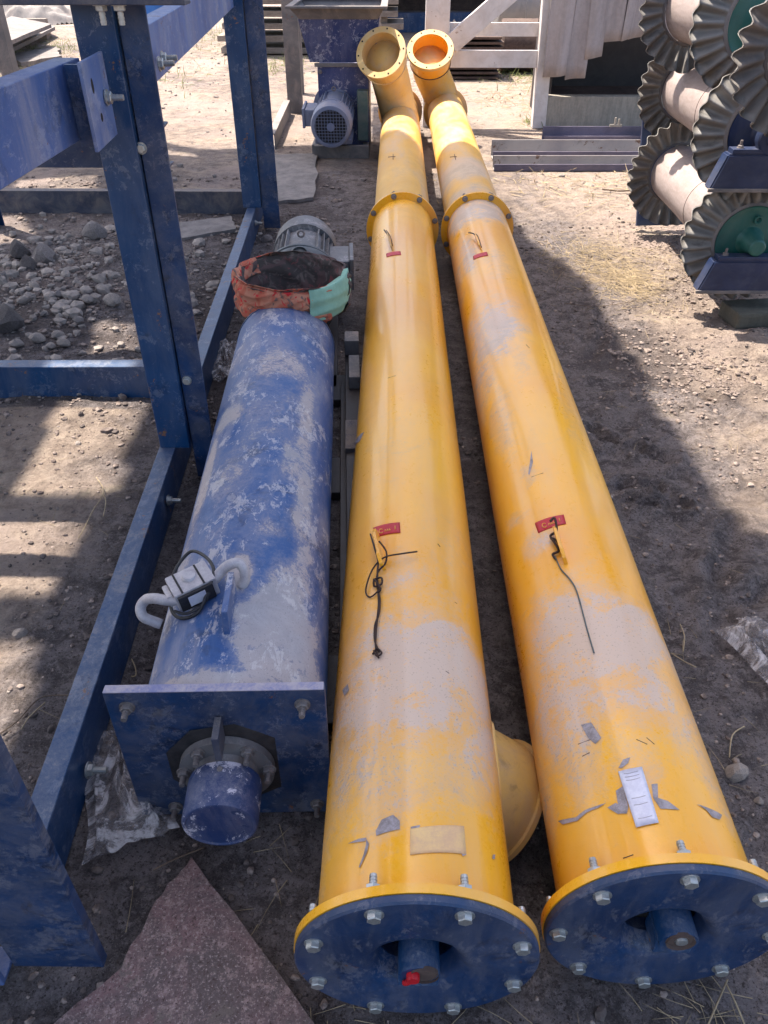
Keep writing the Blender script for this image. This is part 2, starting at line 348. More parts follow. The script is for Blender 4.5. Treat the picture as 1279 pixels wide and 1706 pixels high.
# ------------------------------------------------------------ ground
CLEAR = []
def ground():
    xs = np.concatenate([-np.geomspace(150, 2.75, 40), np.arange(-2.7, 2.7, .02), np.geomspace(2.75, 150, 40)])
    ys = np.concatenate([-np.geomspace(60, .45, 22), np.arange(-.4, 5.2, .02), np.arange(5.2, 9, .045), np.geomspace(9.05, 200, 60)])
    X, Y = np.meshgrid(xs, ys)
    nx, ny = len(xs), len(ys)
    Z = np.zeros(X.size); pale = np.zeros(X.size)
    Xf, Yf = X.ravel(), Y.ravel()
    for i in range(X.size):
        x, y = Xf[i], Yf[i]
        if abs(x) < 3 and -.5 < y < 10:
            p = Vector((x, y, 0))
            h_ = mn.fractal(p*1.3, .9, 2.1, 5)*.012
            if abs(x) < 2.75 and y < 5.2:
                q = mn.noise(p*17+Vector((3, 9, 1))); q2 = mn.noise(p*8.3+Vector((7, 2, 5)))
                h_ += max(0, q-.15)*.018+max(0, q2-.2)*.02
                h_ += mn.noise(p*34)*.0035
                if x > .6: h_ *= 1.5
            Z[i] = h_
    def G_(px, py): g = G(px, py); return g.x, g.y
    # curved scuffs and ruts pressed into the mud on the right
    def rut(pts, wd, dp):
        P = [G_(*p) for p in pts]
        for (ax, ay), (bx, by) in zip(P[:-1], P[1:]):
            dx, dy = bx-ax, by-ay; L = dx*dx+dy*dy
            t = np.clip(((Xf-ax)*dx+(Yf-ay)*dy)/L, 0, 1); dd = np.hypot(Xf-ax-t*dx, Yf-ay-t*dy)
            Z[:] += 1.7*(-dp*np.exp(-(dd/wd)**2)+dp*.6*np.exp(-((dd-wd*2)/wd)**2))
    rut([(985, 720), (1010, 738), (1060, 752), (1110, 770)], .022, .014)
    rut([(1010, 828), (1040, 812), (1090, 818), (1140, 850)], .02, .010)
    rut([(1030, 838), (1080, 846), (1130, 846)], .018, .012)
    rut([(1205, 1080), (1200, 960), (1225, 880)], .03, .010)
    rut([(1240, 1010), (1279, 985)], .03, .012)
    rut([(1000, 508), (1005, 560), (985, 600)], .02, .008)
    rut([(1060, 605), (1180, 660), (1279, 740)], .03, .008)
    # mound of rubble on the left
    cx, cy = G_(120, 480); Z[:] += .05*np.exp(-(((Xf-cx)/.55)**2+((Yf-cy)/.75)**2))
    # flatten under the machines
    for (x0, x1, y0, y1) in ((-.95, -.1, .4, 5.), (-.2, .65, .3, 7.3)):
        inside = np.clip(np.minimum(np.minimum(Xf-x0, x1-Xf), np.minimum(Yf-y0, y1-Yf))/.12, 0, 1)
        Z[:] = Z*(1-inside*.75)-inside*.006
    # dry soil tone, with sunlit ground painted paler and shaded ground darker
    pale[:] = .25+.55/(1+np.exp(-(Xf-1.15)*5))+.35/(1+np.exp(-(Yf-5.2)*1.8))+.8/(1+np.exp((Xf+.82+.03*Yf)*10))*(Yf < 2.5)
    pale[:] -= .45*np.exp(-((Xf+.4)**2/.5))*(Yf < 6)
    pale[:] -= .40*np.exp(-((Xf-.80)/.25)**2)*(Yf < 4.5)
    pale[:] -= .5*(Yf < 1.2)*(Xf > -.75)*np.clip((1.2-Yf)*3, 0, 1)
    me = bpy.data.meshes.new('ground'); vs = np.stack([Xf, Yf, Z], 1)
    ii = np.arange((ny-1)*(nx-1)); r_, c_ = ii//(nx-1), ii % (nx-1); a = r_*nx+c_
    quads = np.stack([a, a+1, a+nx+1, a+nx], 1)
    me.vertices.add(len(vs)); me.vertices.foreach_set('co', vs.ravel())
    me.loops.add(quads.size); me.loops.foreach_set('vertex_index', quads.ravel().astype(np.int32))
    me.polygons.add(len(quads)); me.polygons.foreach_set('loop_start', np.arange(0, quads.size, 4, dtype=np.int32)); me.polygons.foreach_set('loop_total', np.full(len(quads), 4, dtype=np.int32))
    me.update(); me.validate()
    me.polygons.foreach_set('use_smooth', [True]*len(me.polygons))
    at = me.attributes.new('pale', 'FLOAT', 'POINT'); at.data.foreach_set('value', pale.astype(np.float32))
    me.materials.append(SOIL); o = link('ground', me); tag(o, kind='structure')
    from mathutils.bvhtree import BVHTree
    bm = bmesh.new(); bm.from_mesh(me); bmesh.ops.delete(bm, geom=[v for v in bm.verts if abs(v.co.x) > 3.5 or v.co.y > 10 or v.co.y < -1], context='VERTS')
    t = BVHTree.FromBMesh(bm); bm.free(); return t
GB = ground()
def gz(x, y):
    h_ = GB.ray_cast(Vector((x, y, 2)), Vector((0, 0, -1))); return h_[0].z if h_[0] else 0.

# ------------------------------------------------------------ overhead platform, added out of view to cast the shade and light gaps
CZ = 5.2
SH = SUNV*(CZ/SUNV.z)
def inpoly(x, y, P_):
    c = False; n = len(P_)
    for i in range(n):
        (x1, y1), (x2, y2) = P_[i], P_[(i+1) % n]
        if (y1 > y) != (y2 > y) and x < (x2-x1)*(y-y1)/(y2-y1)+x1: c = not c
    return c
def gpoly(*pts): return [tuple(G(*p).xy) for p in pts]
shade = [(-3.4, -3.5), (1.75, -3.5)] + gpoly((1330, 925), (1276, 900), (1240, 878), (1204, 845), (1155, 763), (1106, 691), (1057, 600), (1001, 508), (971, 459), (885, 405), (835, 335)) + [(.66, 5.25), (.30, 5.35), (.0, 5.9), (-.12, 6.5), (-.45, 6.9), (-3.4, 6.4)]
gaps = [gpoly((112, 664), (245, 661), (186, 818), (28, 822)), gpoly((-60, 868), (142, 864), (92, 988), (-60, 1000)), gpoly((-60, 1078), (60, 1068), (30, 1190), (-40, 1300)),
        gpoly((150, 600), (168, 545), (225, 545), (240, 600)), gpoly((-20, 362), (40, 362), (60, 404), (-20, 408)), gpoly((30, 300), (160, 292), (160, 320), (20, 322)),
        gpoly((244, 131), (296, 150), (262, 182), (244, 180)), gpoly((300, 165), (340, 172), (330, 205), (296, 200)), gpoly((325, 98), (372, 98), (372, 122), (300, 122)), gpoly((250, 215), (300, 225), (330, 262), (250, 255))]
CS = .035
sun_blocker = thing('overhead_blocker', 'added unseen platform of the plant above the blue frame, out of view overhead', 'blocker', (0, 0, 0))
vs, fs, vid = [], [], {}
def vget(i, j, top):
    if (i, j, top) not in vid: vid[(i, j, top)] = len(vs); vs.append((-3.4+i*CS+SH.x, -3.5+j*CS+SH.y, CZ+.01*top))
    return vid[(i, j, top)]
NI, NJ = int(5.2/CS), int(11/CS)
cell = np.zeros((NI+2, NJ+2), bool)
for i in range(NI):
    for j in range(NJ):
        x, y = -3.4+(i+.5)*CS, -3.5+(j+.5)*CS
        cell[i+1, j+1] = inpoly(x, y, shade) and not any(inpoly(x, y, g_) for g_ in gaps)
for i in range(NI):
    for j in range(NJ):
        if cell[i+1, j+1]: fs.append((vget(i, j, 0), vget(i, j+1, 0), vget(i+1, j+1, 0), vget(i+1, j, 0))); fs.append((vget(i, j, 1), vget(i+1, j, 1), vget(i+1, j+1, 1), vget(i, j+1, 1)))
link('shade_sheet', pydata('shade_sheet', vs, fs, GREYP), None, sun_blocker)
for x in (-6.0, -3.9): box('blocker_leg', (x, -2.4, 0), (x+.12, -2.28, CZ-.01), GREYP, sun_blocker)
for x, y in ((-5.1, 7.6), (-3.6, 8.0)): box('blocker_leg', (x, y, 0), (x+.12, y+.12, CZ-.01), GREYP, sun_blocker)

# ------------------------------------------------------------ yellow screw conveyors
PR, FR = .153, .185
def cyl_hit(px, py, X0, z0=FR, r=PR):
    """pixel -> (arc length s from the crown, y) on a pipe lying along Y"""
    d = ray(px, py); ox, oz = -X0, CH-z0
    a = d.x**2+d.z**2; b = 2*(ox*d.x+oz*d.z); c = ox*ox+oz*oz-r*r; D = max(b*b-4*a*c, 0)
    t = (-b-math.sqrt(D))/(2*a); x, z = ox+d.x*t, oz+d.z*t
    return math.atan2(x, z)*r, d.y*t
def pipe_body(name, r, y0, y1, mat, parent, patches, z0=FR, seg=96, step=.025, dents=True, wob=.0012):
    ny = int((y1-y0)/step)+1; ys = np.linspace(y0, y1, ny); vs, fs, du = [], [], []
    for y in ys:
        for i in range(seg):
            a = 2*math.pi*i/seg; s = (a if a <= math.pi else a-2*math.pi)*r
            rr = r+wob*mn.noise(Vector((math.sin(a)*2, math.cos(a)*2, y*2.2)))
            vs.append((rr*math.sin(a), y, z0+rr*math.cos(a)))
            d = 0
            wj = mn.noise(Vector((s*14, y*7, 3)))*.35
            for (ps, py_, rs, ry, st) in patches:
                q = ((s-ps)/rs)**2+((y-py_)/ry)**2
                if q < 9: d = max(d, st*(1/(1+math.exp((math.sqrt(q)+wj-1)*6)))) if st > 0 else d+st*math.exp(-q)
            du.append(d)
    for j in range(ny-1):
        for i in range(seg): fs.append((j*seg+i, (j+1)*seg+i, (j+1)*seg+(i+1) % seg, j*seg+(i+1) % seg))
    me = pydata(name, vs, fs, mat, True)
    me.attributes.new('dust', 'FLOAT', 'POINT').data.foreach_set('value', du)
    return link(name, me, None, parent)
def px_patch(px, py, hw, hh, st, X0, Y0, r=PR):
    s, y = cyl_hit(px, py, X0, r=r); s1, _ = cyl_hit(px+hw, py, X0, r=r); s0, _ = cyl_hit(px-hw, py, X0, r=r)
    _, ya = cyl_hit(px, py-hh, X0, r=r); _, yb = cyl_hit(px, py+hh, X0, r=r)
    return (s, y-Y0, abs(s1-s0)/2, abs(ya-yb)/2, st)
def decal(name, parent, X0, Y0, corners, mat, lift_=.0012, n=8, r=PR, z0=FR, wavy=0.):
    """thin curved sheet on the pipe; corners are (s,y) in pipe coordinates or pixels"""
    cs = [cyl_hit(*c, X0) for c in corners]; vs, fs = [], []
    for j in range(n+1):
        for i in range(n+1):
            u, v = i/n, j/n
            s = (1-u)*(1-v)*cs[0][0]+u*(1-v)*cs[1][0]+u*v*cs[2][0]+(1-u)*v*cs[3][0]
            y = (1-u)*(1-v)*cs[0][1]+u*(1-v)*cs[1][1]+u*v*cs[2][1]+(1-u)*v*cs[3][1]
            rr = r+lift_+wavy*abs(mn.noise(Vector((s*30, y*30, 1))))
            vs.append((rr*math.sin(s/r), y-Y0, z0+rr*math.cos(s/r)))
    for j in range(n):
        for i in range(n): a = j*(n+1)+i; fs.append((a, a+1, a+n+2, a+n+1))
    me = pydata(name, vs, fs, mat, True); bm = bmesh.new(); bm.from_mesh(me); bmesh.ops.recalc_face_normals(bm, faces=bm.faces)
    g = bmesh.ops.extrude_face_region(bm, geom=bm.faces[:])
    for v_ in [e for e in g['geom'] if isinstance(e, bmesh.types.BMVert)]:
        rad = Vector((v_.co.x, 0, v_.co.z-z0)).normalized(); v_.co -= rad*.0011
    bmesh.ops.recalc_face_normals(bm, faces=bm.faces); bm.to_mesh(me); bm.free()
    return link(name, me, None, parent)
def blob_decal(name, parent, X0, Y0, poly, mat, lift_=.0011, r=PR, z0=FR):
    """irregular flake of bare primer, polygon in pixels"""
    cs = [cyl_hit(*c, X0) for c in poly]; bm = bmesh.new(); vs = [bm.verts.new((s, y, 0)) for s, y in cs]
    bm.faces.new(vs); bmesh.ops.triangulate(bm, faces=bm.faces[:]); bmesh.ops.subdivide_edges(bm, edges=bm.edges[:], cuts=2, use_grid_fill=True)
    for v_ in bm.verts:
        s, y = v_.co.x, v_.co.y; v_.co = ((r+lift_)*math.sin(s/r), y-Y0, z0+(r+lift_)*math.cos(s/r))
    return link(name, bm_mesh(name, bm, mat, True), None, parent)
def on_pipe(px, py, X0, Y0, h_=0., r=PR):
    s, y = cyl_hit(px, py, X0, r=r); a = s/r; return Vector(((r+h_)*math.sin(a), y-Y0, FR+(r+h_)*math.cos(a)))
def ring_profile(ri, ro, t): return [(ri, 0), (ro, 0), (ro, t), (ri, t)]

def conveyor(X0, Y0, label, phase, patches, p2patches, mouth, lean, mat_up, ringmat, mouthmat, neck_mat):
    t = thing('screw_conveyor', label, 'screw conveyor', (X0, Y0, 0), 0, 'yellow pipe conveyors lying side by side')
    YM = 4.05-Y0
    P1 = [px_patch(p[0], p[1], p[2]*1.08, p[3]*1.08, min(p[4], .30+.52*p[4]), X0, Y0) for p in patches]
    body = pipe_body('pipe', PR, .02, YM-.006, YEL, t, P1)
    P2 = [px_patch(*p, X0, Y0) for p in p2patches]
    up = pipe_body('pipe', PR*.985, YM+.006, 7.25-Y0, mat_up, t, P2); up['label'] = 'paler far length of the pipe'
    # near end: ring, plate, bolts
    lathe('flange_ring', ring_profile(PR-.004, FR, .014), YEL, t, (0, .0215, FR), (0, 1, 0), 72, closed=True)
    pr = [(.062, .055), (.055, .030), (.064, .010), (.075, .002), (.085, 0), (FR-.005, 0), (FR-.002, .003), (FR-.002, .0125), (.05, .0125), (.05, .055)]
    # plate faces -Y: z' of lathe axis points +Y
    lathe('end_plate', [(r_, z) for r_, z in pr[:-2]]+[(.10, .0125), (.07, .055)], BLUD, t, (0, .008, FR), (0, 1, 0), 72)
    lathe('gasket', ring_profile(PR, FR-.004, .0018), BLACK, t, (0, .0197, FR), (0, 1, 0), 72, closed=True)
    lathe('shaft_opening', [(0, 0), (.063, 0), (.063, .002), (0, .002)], VOID, t, (0, .062, FR), (0, 1, 0), 36)
    nb_ = 8
    for i in range(nb_):
        a = 2*math.pi*(i+phase)/nb_; x, z = .163*math.sin(a), .163*math.cos(a)
        bolt(t, (x, .008, FR+z), (0, -1, 0), B_HEAD); bolt(t, (x*1.035, .0355, FR+z*1.035), (0, 1, 0), B_NUT, 'nut')
    # middle pair of flanges
    lathe('flange_ring', ring_profile(PR-.004, FR, .012), YEL, t, (0, YM-.0125, FR), (0, 1, 0), 72, closed=True)
    lathe('flange_ring', ring_profile(PR-.006, FR-.001, .012), YELF, t, (0, YM+.0022, FR), (0, 1, 0), 72, closed=True)
    lathe('gasket', ring_profile(PR, FR-.006, .0026), BLACK, t, (0, YM-.0004, FR), (0, 1, 0), 60, closed=True)
    for i in range(nb_):
        a = 2*math.pi*(i+.5+(.15 if phase else -.05))/nb_; x, z = .170*math.sin(a), .170*math.cos(a)
        bolt(t, (x, YM-.0125, FR+z), (0, -1, 0), B_HEADD); bolt(t, (x, YM+.0145, FR+z), (0, 1, 0), B_LONG, 'nut')
    # far end: end flange and upturned inlet neck with a ring mouth
    ye = 7.25-Y0
    lathe('flange_ring', ring_profile(.02, FR, .014), YELF, t, (0, ye, FR), (0, 1, 0), 60, closed=True)
    lathe('drive_cover', [(0, 0), (.12, 0), (.13, .02), (.13, .16), (.10, .19), (0, .19)], BLUF, t, (0, ye+.0145, FR), (0, 1, 0), 40)
    m = Vector(mouth)-Vector((X0, Y0, 0)); ln = Vector(lean).normalized()
    base = Vector((0, m.y+.34, FR+.02)); elbow = m-ln*.20
    pts = [base, base.lerp(elbow, .55)+Vector((0, .03, 0)), elbow, m-ln*.09]
    neck = tube('inlet_neck', pts, [.142, .142, .142, .145], neck_mat, t, seg=48, sub=5)
    q = lathe('inlet_collar', [(.135, -.115), (.158, -.115), (.162, 0), (.140, 0), (.138, -.12)], mouthmat[0], t, m, ln, 56)
    lathe('inlet_rim', [(.1385, -.006), (.182, -.008), (.184, .010), (.181, .016), (.139, .016), (.1385, .010)], ringmat, t, m, ln, 64, closed=True)
    lathe('inlet_throat', [(.1378, .012), (.136, -.05), (.1365, -.052), (.128, -.16), (.12, -.30)], mouthmat[1], t, m, ln, 48)
    lathe('inlet_floor', [(0, 0), (.128, 0)], LIPM, t, m-ln*.17, ln, 40)
    lathe('weld_bead', [(.150, -.006), (.165, 0), (.150, .006)], BRN if X0 > .2 else YELB, t, m-ln*.118, ln, 48)
    for i in range(10):
        a = 2*math.pi*(i+.3)/10; qd = basis(ln); p = m+ln*.0162+qd @ Vector((.166*math.cos(a), .166*math.sin(a), 0))
        lathe('bolt_hole', [(0, 0), (.0065, 0), (.0065, .001)], VOID, t, p, ln, 10)
    return t

pc1 = [(690, 1120, 118, 118, 1.15), (640, 1255, 60, 90, .75), (760, 1250, 60, 70, .55), (800, 1200, 40, 110, .9), (575, 1200, 25, 140, .8), (700, 990, 80, 45, .35),
       (665, 960, 30, 40, .5), (735, 1290, 60, 60, .45), (840, 1260, 20, 140, .9), (600, 1360, 45, 60, .35), (650, 720, 60, 60, .12), (540, 1420, 8, 80, .5), (760, 930, 50, 60, .15)]
pc2 = [(985, 1055, 112, 85, 1.2), (930, 1190, 52, 95, .95), (905, 1330, 22, 110, .7), (1085, 1140, 60, 75, .9), (1045, 1220, 50, 90, .45), (965, 1280, 40, 80, .5), (1180, 1280, 14, 100, .6),
       (812, 545, 38, 55, .9), (800, 640, 16, 70, .7), (830, 700, 20, 70, .5), (760, 455, 14, 70, .8), (790, 345, 60, 22, 1.1), (775, 420, 14, 40, .9), (895, 905, 28, 25, .75), (860, 868, 25, 12, .45),
       (830, 440, 20, 35, .35), (855, 560, 20, 60, .3), (985, 640, 14, 60, .3), (960, 700, 20, 60, .25), (1150, 1150, 15, 90, .7), (880, 790, 12, 18, .5), (1000, 1170, 60, 30, .8), (1000, 1190, 30, 30, .5)]
c1 = conveyor(.042, .508, 'yellow screw conveyor pipe beside the blue feeder, red plug in its near end plate', .5, pc1, [(660, 280, 60, 40, .1), (655, 200, 40, 30, .2)],
              tuple(V(635, 89, 6.42)), (-.22, -.80, .56), YELF, YELB, (YELB, YELB), YELB)
c2 = conveyor(.424, .556, 'right-hand yellow screw conveyor pipe with white nameplate riveted near its end', .0, pc2, [(765, 278, 50, 22, 1.1), (780, 320, 50, 16, .9), (745, 225, 50, 8, .5)],
              (.272, 7.02, .655), (-.05, -.66, .75), YELF, YELB, (YEL, YEL), YELF)

# bearing sleeves inside the near ends
def sleeve(t, dx, dz, r_, plug, red):
    s = lathe('bearing_sleeve', [(0, -.004), (r_*.55, -.004), (r_*.62, -.008), (r_*.97, -.008), (r_, -.004), (r_, .05)], BLUF, t, (dx, 0, FR+dz), (0, 1, 0), 40)
    box('bearing_block', (-r_*1.02, -.003, -.046), (r_*.98, .045, -.006), BLUF, t, .004, (dx, 0, FR+dz))
    if red:
        p = lathe('plug_seat', [(0, 0), (.020, 0), (.022, -.004), (.022, .003)], BRN, s, (-.006, .008, -.0085), (0, 0, -1), 20)
        pl = lathe('plug', [(0, .010), (.009, .010), (.010, .006), (.010, 0)], REDP, t, (dx-.010, -.0085, FR+dz+.010), (0, -1, 0), 16)
        tube('plug_tab', [(0, 0, .004), (-.006, -.010, .006), (-.012, -.021, .003)], .0045, REDP, pl, seg=8)
    else:
        lathe('plug_seat', [(.009, .001), (.019, 0), (.022, .004), (.022, -.003)], BRN, t, (dx+.000, -.0085, FR+dz+.008), (0, -1, 0), 20)
        lathe('shaft_tip', [(0, .006), (.009, .004), (.010, 0)], ZINC, t, (dx+.001, -.0085, FR+dz+.010), (0, -1, 0), 16)
sleeve(c1, .004, -.006, .031, 0, True)
sleeve(c2, .016, .006, .030, 0, False)

# side outlet of conveyor 1 (bulges out low between the pipes)
X1, Y1, X2, Y2 = .042, .508, .424, .556
o_ = G(868, 1300, .12); 
od = Vector((.80, -.05, -.60)).normalized(); oc = Vector((0, .37, FR))
lathe('outlet_branch', [(.118, .10), (.118, .216), (.117, .218)], YELO, c1, oc, od, 64)
lathe('outlet_flange', [(.114, .208), (.1265, .208), (.1265, .218), (.114, .218)], YELO, c1, oc+Vector((.0, 0, .0)), od, 64, closed=True)
lathe('outlet_cover', [(0, .2185), (.122, .2185), (.122, .224), (0, .224)], DARKS, c1, oc, od, 48)
tube('weld_bead', [(PR*1.004*math.sin(a_), .37+.118*math.cos(t_), FR+PR*1.004*math.cos(a_)) for t_, a_ in [(t_, 2.214+(-.86)*math.sin(t_)) for t_ in np.linspace(0, 2*math.pi, 40)[:-1]]], .004, YELB, c1, closed=True, sub=1)

# lugs, stickers, wires
def lug(t, X0, Y0, p_near, p_far, h_=.045, th=.008, mat=YEL, label=None):
    a = on_pipe(*p_near, X0, Y0, -.003); b = on_pipe(*p_far, X0, Y0, -.003)
    n_ = Vector((a.x+b.x, 0, (a.z+b.z)-2*FR)).normalized(); d = (b-a); L = d.length; d.normalize(); s = d.cross(n_).normalized()
    bm = bmesh.new(); prof = [(0, 0), (L, 0), (L*.98, h_*.7), (L*.8, h_), (L*.2, h_), (L*.02, h_*.7)]
    F = [bm.verts.new(a+d*u+n_*v+s*th/2) for u, v in prof]; K = [bm.verts.new(a+d*u+n_*v-s*th/2) for u, v in prof]; n = len(prof)
    for i in range(n): bm.faces.new((F[i], F[(i+1) % n], K[(i+1) % n], K[i]))
    bm.faces.new(F[::-1]); bm.faces.new(K); bmesh.ops.bevel(bm, geom=bm.edges[:], offset=.0012, segments=1, affect='EDGES')
    return link('lifting_lug', bm_mesh('lifting_lug', bm, mat), None, t)
lug(c1, X1, Y1, (641, 950), (629, 890), .032)
lug(c2, X2, Y2, (943, 940), (925, 885), .03)
lug(c1, X1, Y1, (654, 418), (648, 396), .035, .006, YELF); lug(c2, X2, Y2, (801, 416), (793, 396), .035, .006)
for t, X0, Y0, px, py in ((c1, X1, Y1, 655, 262), (c2, X2, Y2, 758, 262), (c2, X2, Y2, 726, 155)):
    p = on_pipe(px, py, X0, Y0, .004, PR*.985); tube('cross_mark', [p+Vector((-.03, 0, -.003)), p, p+Vector((.03, .01, -.003))], .0018, BRN, t, seg=6); tube('cross_mark', [p+Vector((0, -.07, 0)), p+Vector((0, .06, 0))], .0018, BRN, t, seg=6)

def sticker(t, X0, Y0, cs, marks=True):
    s = decal('sticker', t, X0, Y0, cs, REDT, .0016, 8)
    if marks:
        def L(u, v):
            x = (1-u)*(1-v)*cs[0][0]+u*(1-v)*cs[1][0]+u*v*cs[2][0]+(1-u)*v*cs[3][0]; y = (1-u)*(1-v)*cs[0][1]+u*(1-v)*cs[1][1]+u*v*cs[2][1]+(1-u)*v*cs[3][1]
            return on_pipe(x, y, X0, Y0, .0022)
        ring = [L(.28+.07*math.cos(a), .5+.2*math.sin(a)) for a in np.linspace(.6, 2*math.pi-.6, 10)]
        tube('logo_mark', ring, .0011, GOLD, s, seg=5, sub=2)
        for u0, u1 in ((.42, .47), (.50, .55), (.58, .63)): tube('logo_mark', [L(u0, .62), L((u0+u1)/2, .42), L(u1, .6)], .0008, GOLD, s, seg=5, sub=2)
        tube('logo_mark', [L(.82, .28), L(.81, .6)], .0013, GOLD, s, seg=5, sub=2)
    return s
sticker(c1, X1, Y1, [(622, 880), (666, 871), (667, 888), (624, 897)])
sticker(c2, X2, Y2, [(891, 872), (939, 858), (943, 873), (897, 889)])
sticker(c1, X1, Y1, [(643, 423), (667, 419), (668, 425), (644, 429)], False)
sticker(c2, X2, Y2, [(788, 427), (811, 420), (813, 426), (789, 433)], False)
def wpts(X0, Y0, pts, base=.004): return [on_pipe(x, y, X0, Y0, (q[0] if q else base))+Vector((0, 0, 0)) for x, y, *q in pts]
w1 = thing('tie_wire', 'dark rusty twisted tie wire looped on the near lug of the left yellow pipe', 'wire', (X1, Y1, 0), 0)
tube('wire_strand', wpts(X1, Y1, [(628, 905, .03), (634, 930, .03), (636, 945, .02), (632, 962, .01), (631, 985), (632, 1010), (629, 1040), (627, 1065), (628, 1085), (632, 1098)]), .0021, WIRE, w1, seg=6)
tube('wire_strand', wpts(X1, Y1, [(640, 918, .03), (648, 930, .02), (645, 945, .012), (633, 958, .01), (629, 975), (634, 1000), (632, 1025), (626, 1045), (626, 1070), (633, 1088)]), .0021, WIRE, w1, seg=6)
tube('wire_strand', wpts(X1, Y1, [(694, 926, .012), (670, 932, .016), (645, 940, .02), (625, 955, .012), (612, 985, .006), (618, 997), (635, 985, .006)]), .0018, WIRE, w1, seg=6)
tube('wire_knot', wpts(X1, Y1, [(625, 970, .008), (638, 968, .010), (638, 978, .009), (626, 980, .006), (628, 972, .012), (636, 985, .007), (630, 990, .005)]), .0024, WIRE, w1, seg=6)
tube('wire_knot', wpts(X1, Y1, [(622, 1092, .003), (630, 1084, .006), (637, 1090, .004), (630, 1096, .006), (624, 1086, .004)]), .0019, WIRE, w1, seg=6)
w2 = thing('tie_wire', 'thin grey wire running straight down from the lug on the right yellow pipe', 'wire', (X2, Y2, 0), 0)
tube('wire_strand', wpts(X2, Y2, [(926, 930, .006), (935, 950, .004), (948, 965), (958, 980), (965, 1000), (973, 1030), (981, 1060), (990, 1090)]), .0016, WIREG, w2, seg=6)
tube('wire_knot', wpts(X2, Y2, [(922, 885, .03), (928, 880, .03), (930, 895, .02), (920, 900, .014), (926, 910, .012), (932, 922, .008), (922, 926, .005), (927, 934, .003)]), .003, WIRE, w2, seg=6)
tube('wire_knot', wpts(X2, Y2, [(918, 900, .004), (926, 905, .014), (936, 915, .004)]), .002, WIRE, w2, seg=6)
for X0, Y0, pts, lb in ((X1, Y1, [(645, 393, .03), (650, 402, .025), (652, 412, .01)], 'short dark wire end on the far lug of the left yellow pipe'), (X2, Y2, [(784, 394, .02), (795, 402, .03), (800, 415, .01)], 'short bent dark wire on the far lug of the right yellow pipe')):
    wt = thing('tie_wire', lb, 'wire', (X0, Y0, 0)); tube('wire_strand', wpts(X0, Y0, pts), .0028, WIRE, wt, seg=6); tube('wire_strand', wpts(X0, Y0, [(x+3, y+1, *q) for x, y, *q in pts]), .002, WIRE, wt, seg=6)

# nameplate, peeled label, bare flakes
npl = decal('nameplate', c2, X2, Y2, [(1030, 1287), (1069, 1279), (1097, 1372), (1060, 1380)], PLATE, .003, 8); npl['label'] = 'white metal nameplate'
for v0 in (.06, .12, .18, .5, .62, .86):
    cs = [(1030, 1287), (1069, 1279), (1097, 1372), (1060, 1380)]
    def L2(u, v): return on_pipe((1-u)*(1-v)*cs[0][0]+u*(1-v)*cs[1][0]+u*v*cs[2][0]+(1-u)*v*cs[3][0], (1-u)*(1-v)*cs[0][1]+u*(1-v)*cs[1][1]+u*v*cs[2][1]+(1-u)*v*cs[3][1], X2, Y2, .0032)
    tube('plate_line', [L2(.2, v0), L2(.45, v0+.01), L2(.8, v0)], .00035, GPRIME, npl, seg=4, sub=2)
decal('peeled_label', c1, X1, Y1, [(683, 1382), (772, 1377), (776, 1424), (683, 1425)], PEEL, .0014, 8, wavy=.0006)
FL1 = [[(626, 1385), (636, 1366), (655, 1358), (666, 1368), (666, 1382), (640, 1388), (627, 1393)], [(580, 1406), (598, 1398), (611, 1396), (608, 1402), (592, 1404)], [(610, 1397), (615, 1406), (612, 1420), (600, 1446), (598, 1445), (606, 1424), (610, 1408)],
       [(636, 1489), (666, 1482), (664, 1488), (640, 1492)], [(676, 1485), (700, 1480), (727, 1487), (700, 1488)], [(684, 1378), (700, 1375), (698, 1380), (685, 1384)], [(748, 1377), (756, 1378), (752, 1386)], [(767, 1420), (777, 1424), (770, 1427)],
       [(820, 1424), (824, 1424), (823, 1432), (819, 1431)], [(591, 745), (600, 735), (607, 720), (603, 722), (592, 738)], [(571, 1150), (580, 1140), (582, 1150), (574, 1160)]]
for p in FL1: blob_decal('paint_chip', c1, X1, Y1, p, GPRIME)
FL2 = [[(1026, 1318), (1038, 1310), (1047, 1345), (1044, 1356), (1032, 1356)], [(1085, 1307), (1095, 1306), (1096, 1330), (1112, 1335), (1132, 1350), (1100, 1348), (1088, 1330)], [(1012, 1346), (1026, 1338), (1046, 1352), (1030, 1357)], [(1160, 1340), (1178, 1346), (1202, 1358), (1198, 1366), (1186, 1362), (1176, 1350)],
       [(1030, 1280), (1038, 1266), (1050, 1262), (1046, 1272), (1036, 1280)], [(1078, 1444), (1084, 1432), (1090, 1432), (1098, 1444), (1085, 1446)], [(930, 1368), (960, 1362), (975, 1350), (995, 1343), (1010, 1338), (998, 1346), (978, 1354), (962, 1368), (938, 1374)], [(968, 1208), (985, 1204), (1002, 1230), (992, 1240), (980, 1230)],
       [(1100, 1444), (1125, 1441), (1152, 1441), (1130, 1445)], [(885, 751), (888, 770), (882, 792), (880, 790), (883, 770)]]
for p in FL2: blob_decal('paint_chip', c2, X2, Y2, p, GPRIME)
SC1 = [[(645, 629), (658, 626)], [(729, 906), (732, 911)], [(665, 1060), (690, 1075)], [(735, 1120), (742, 1124)]]
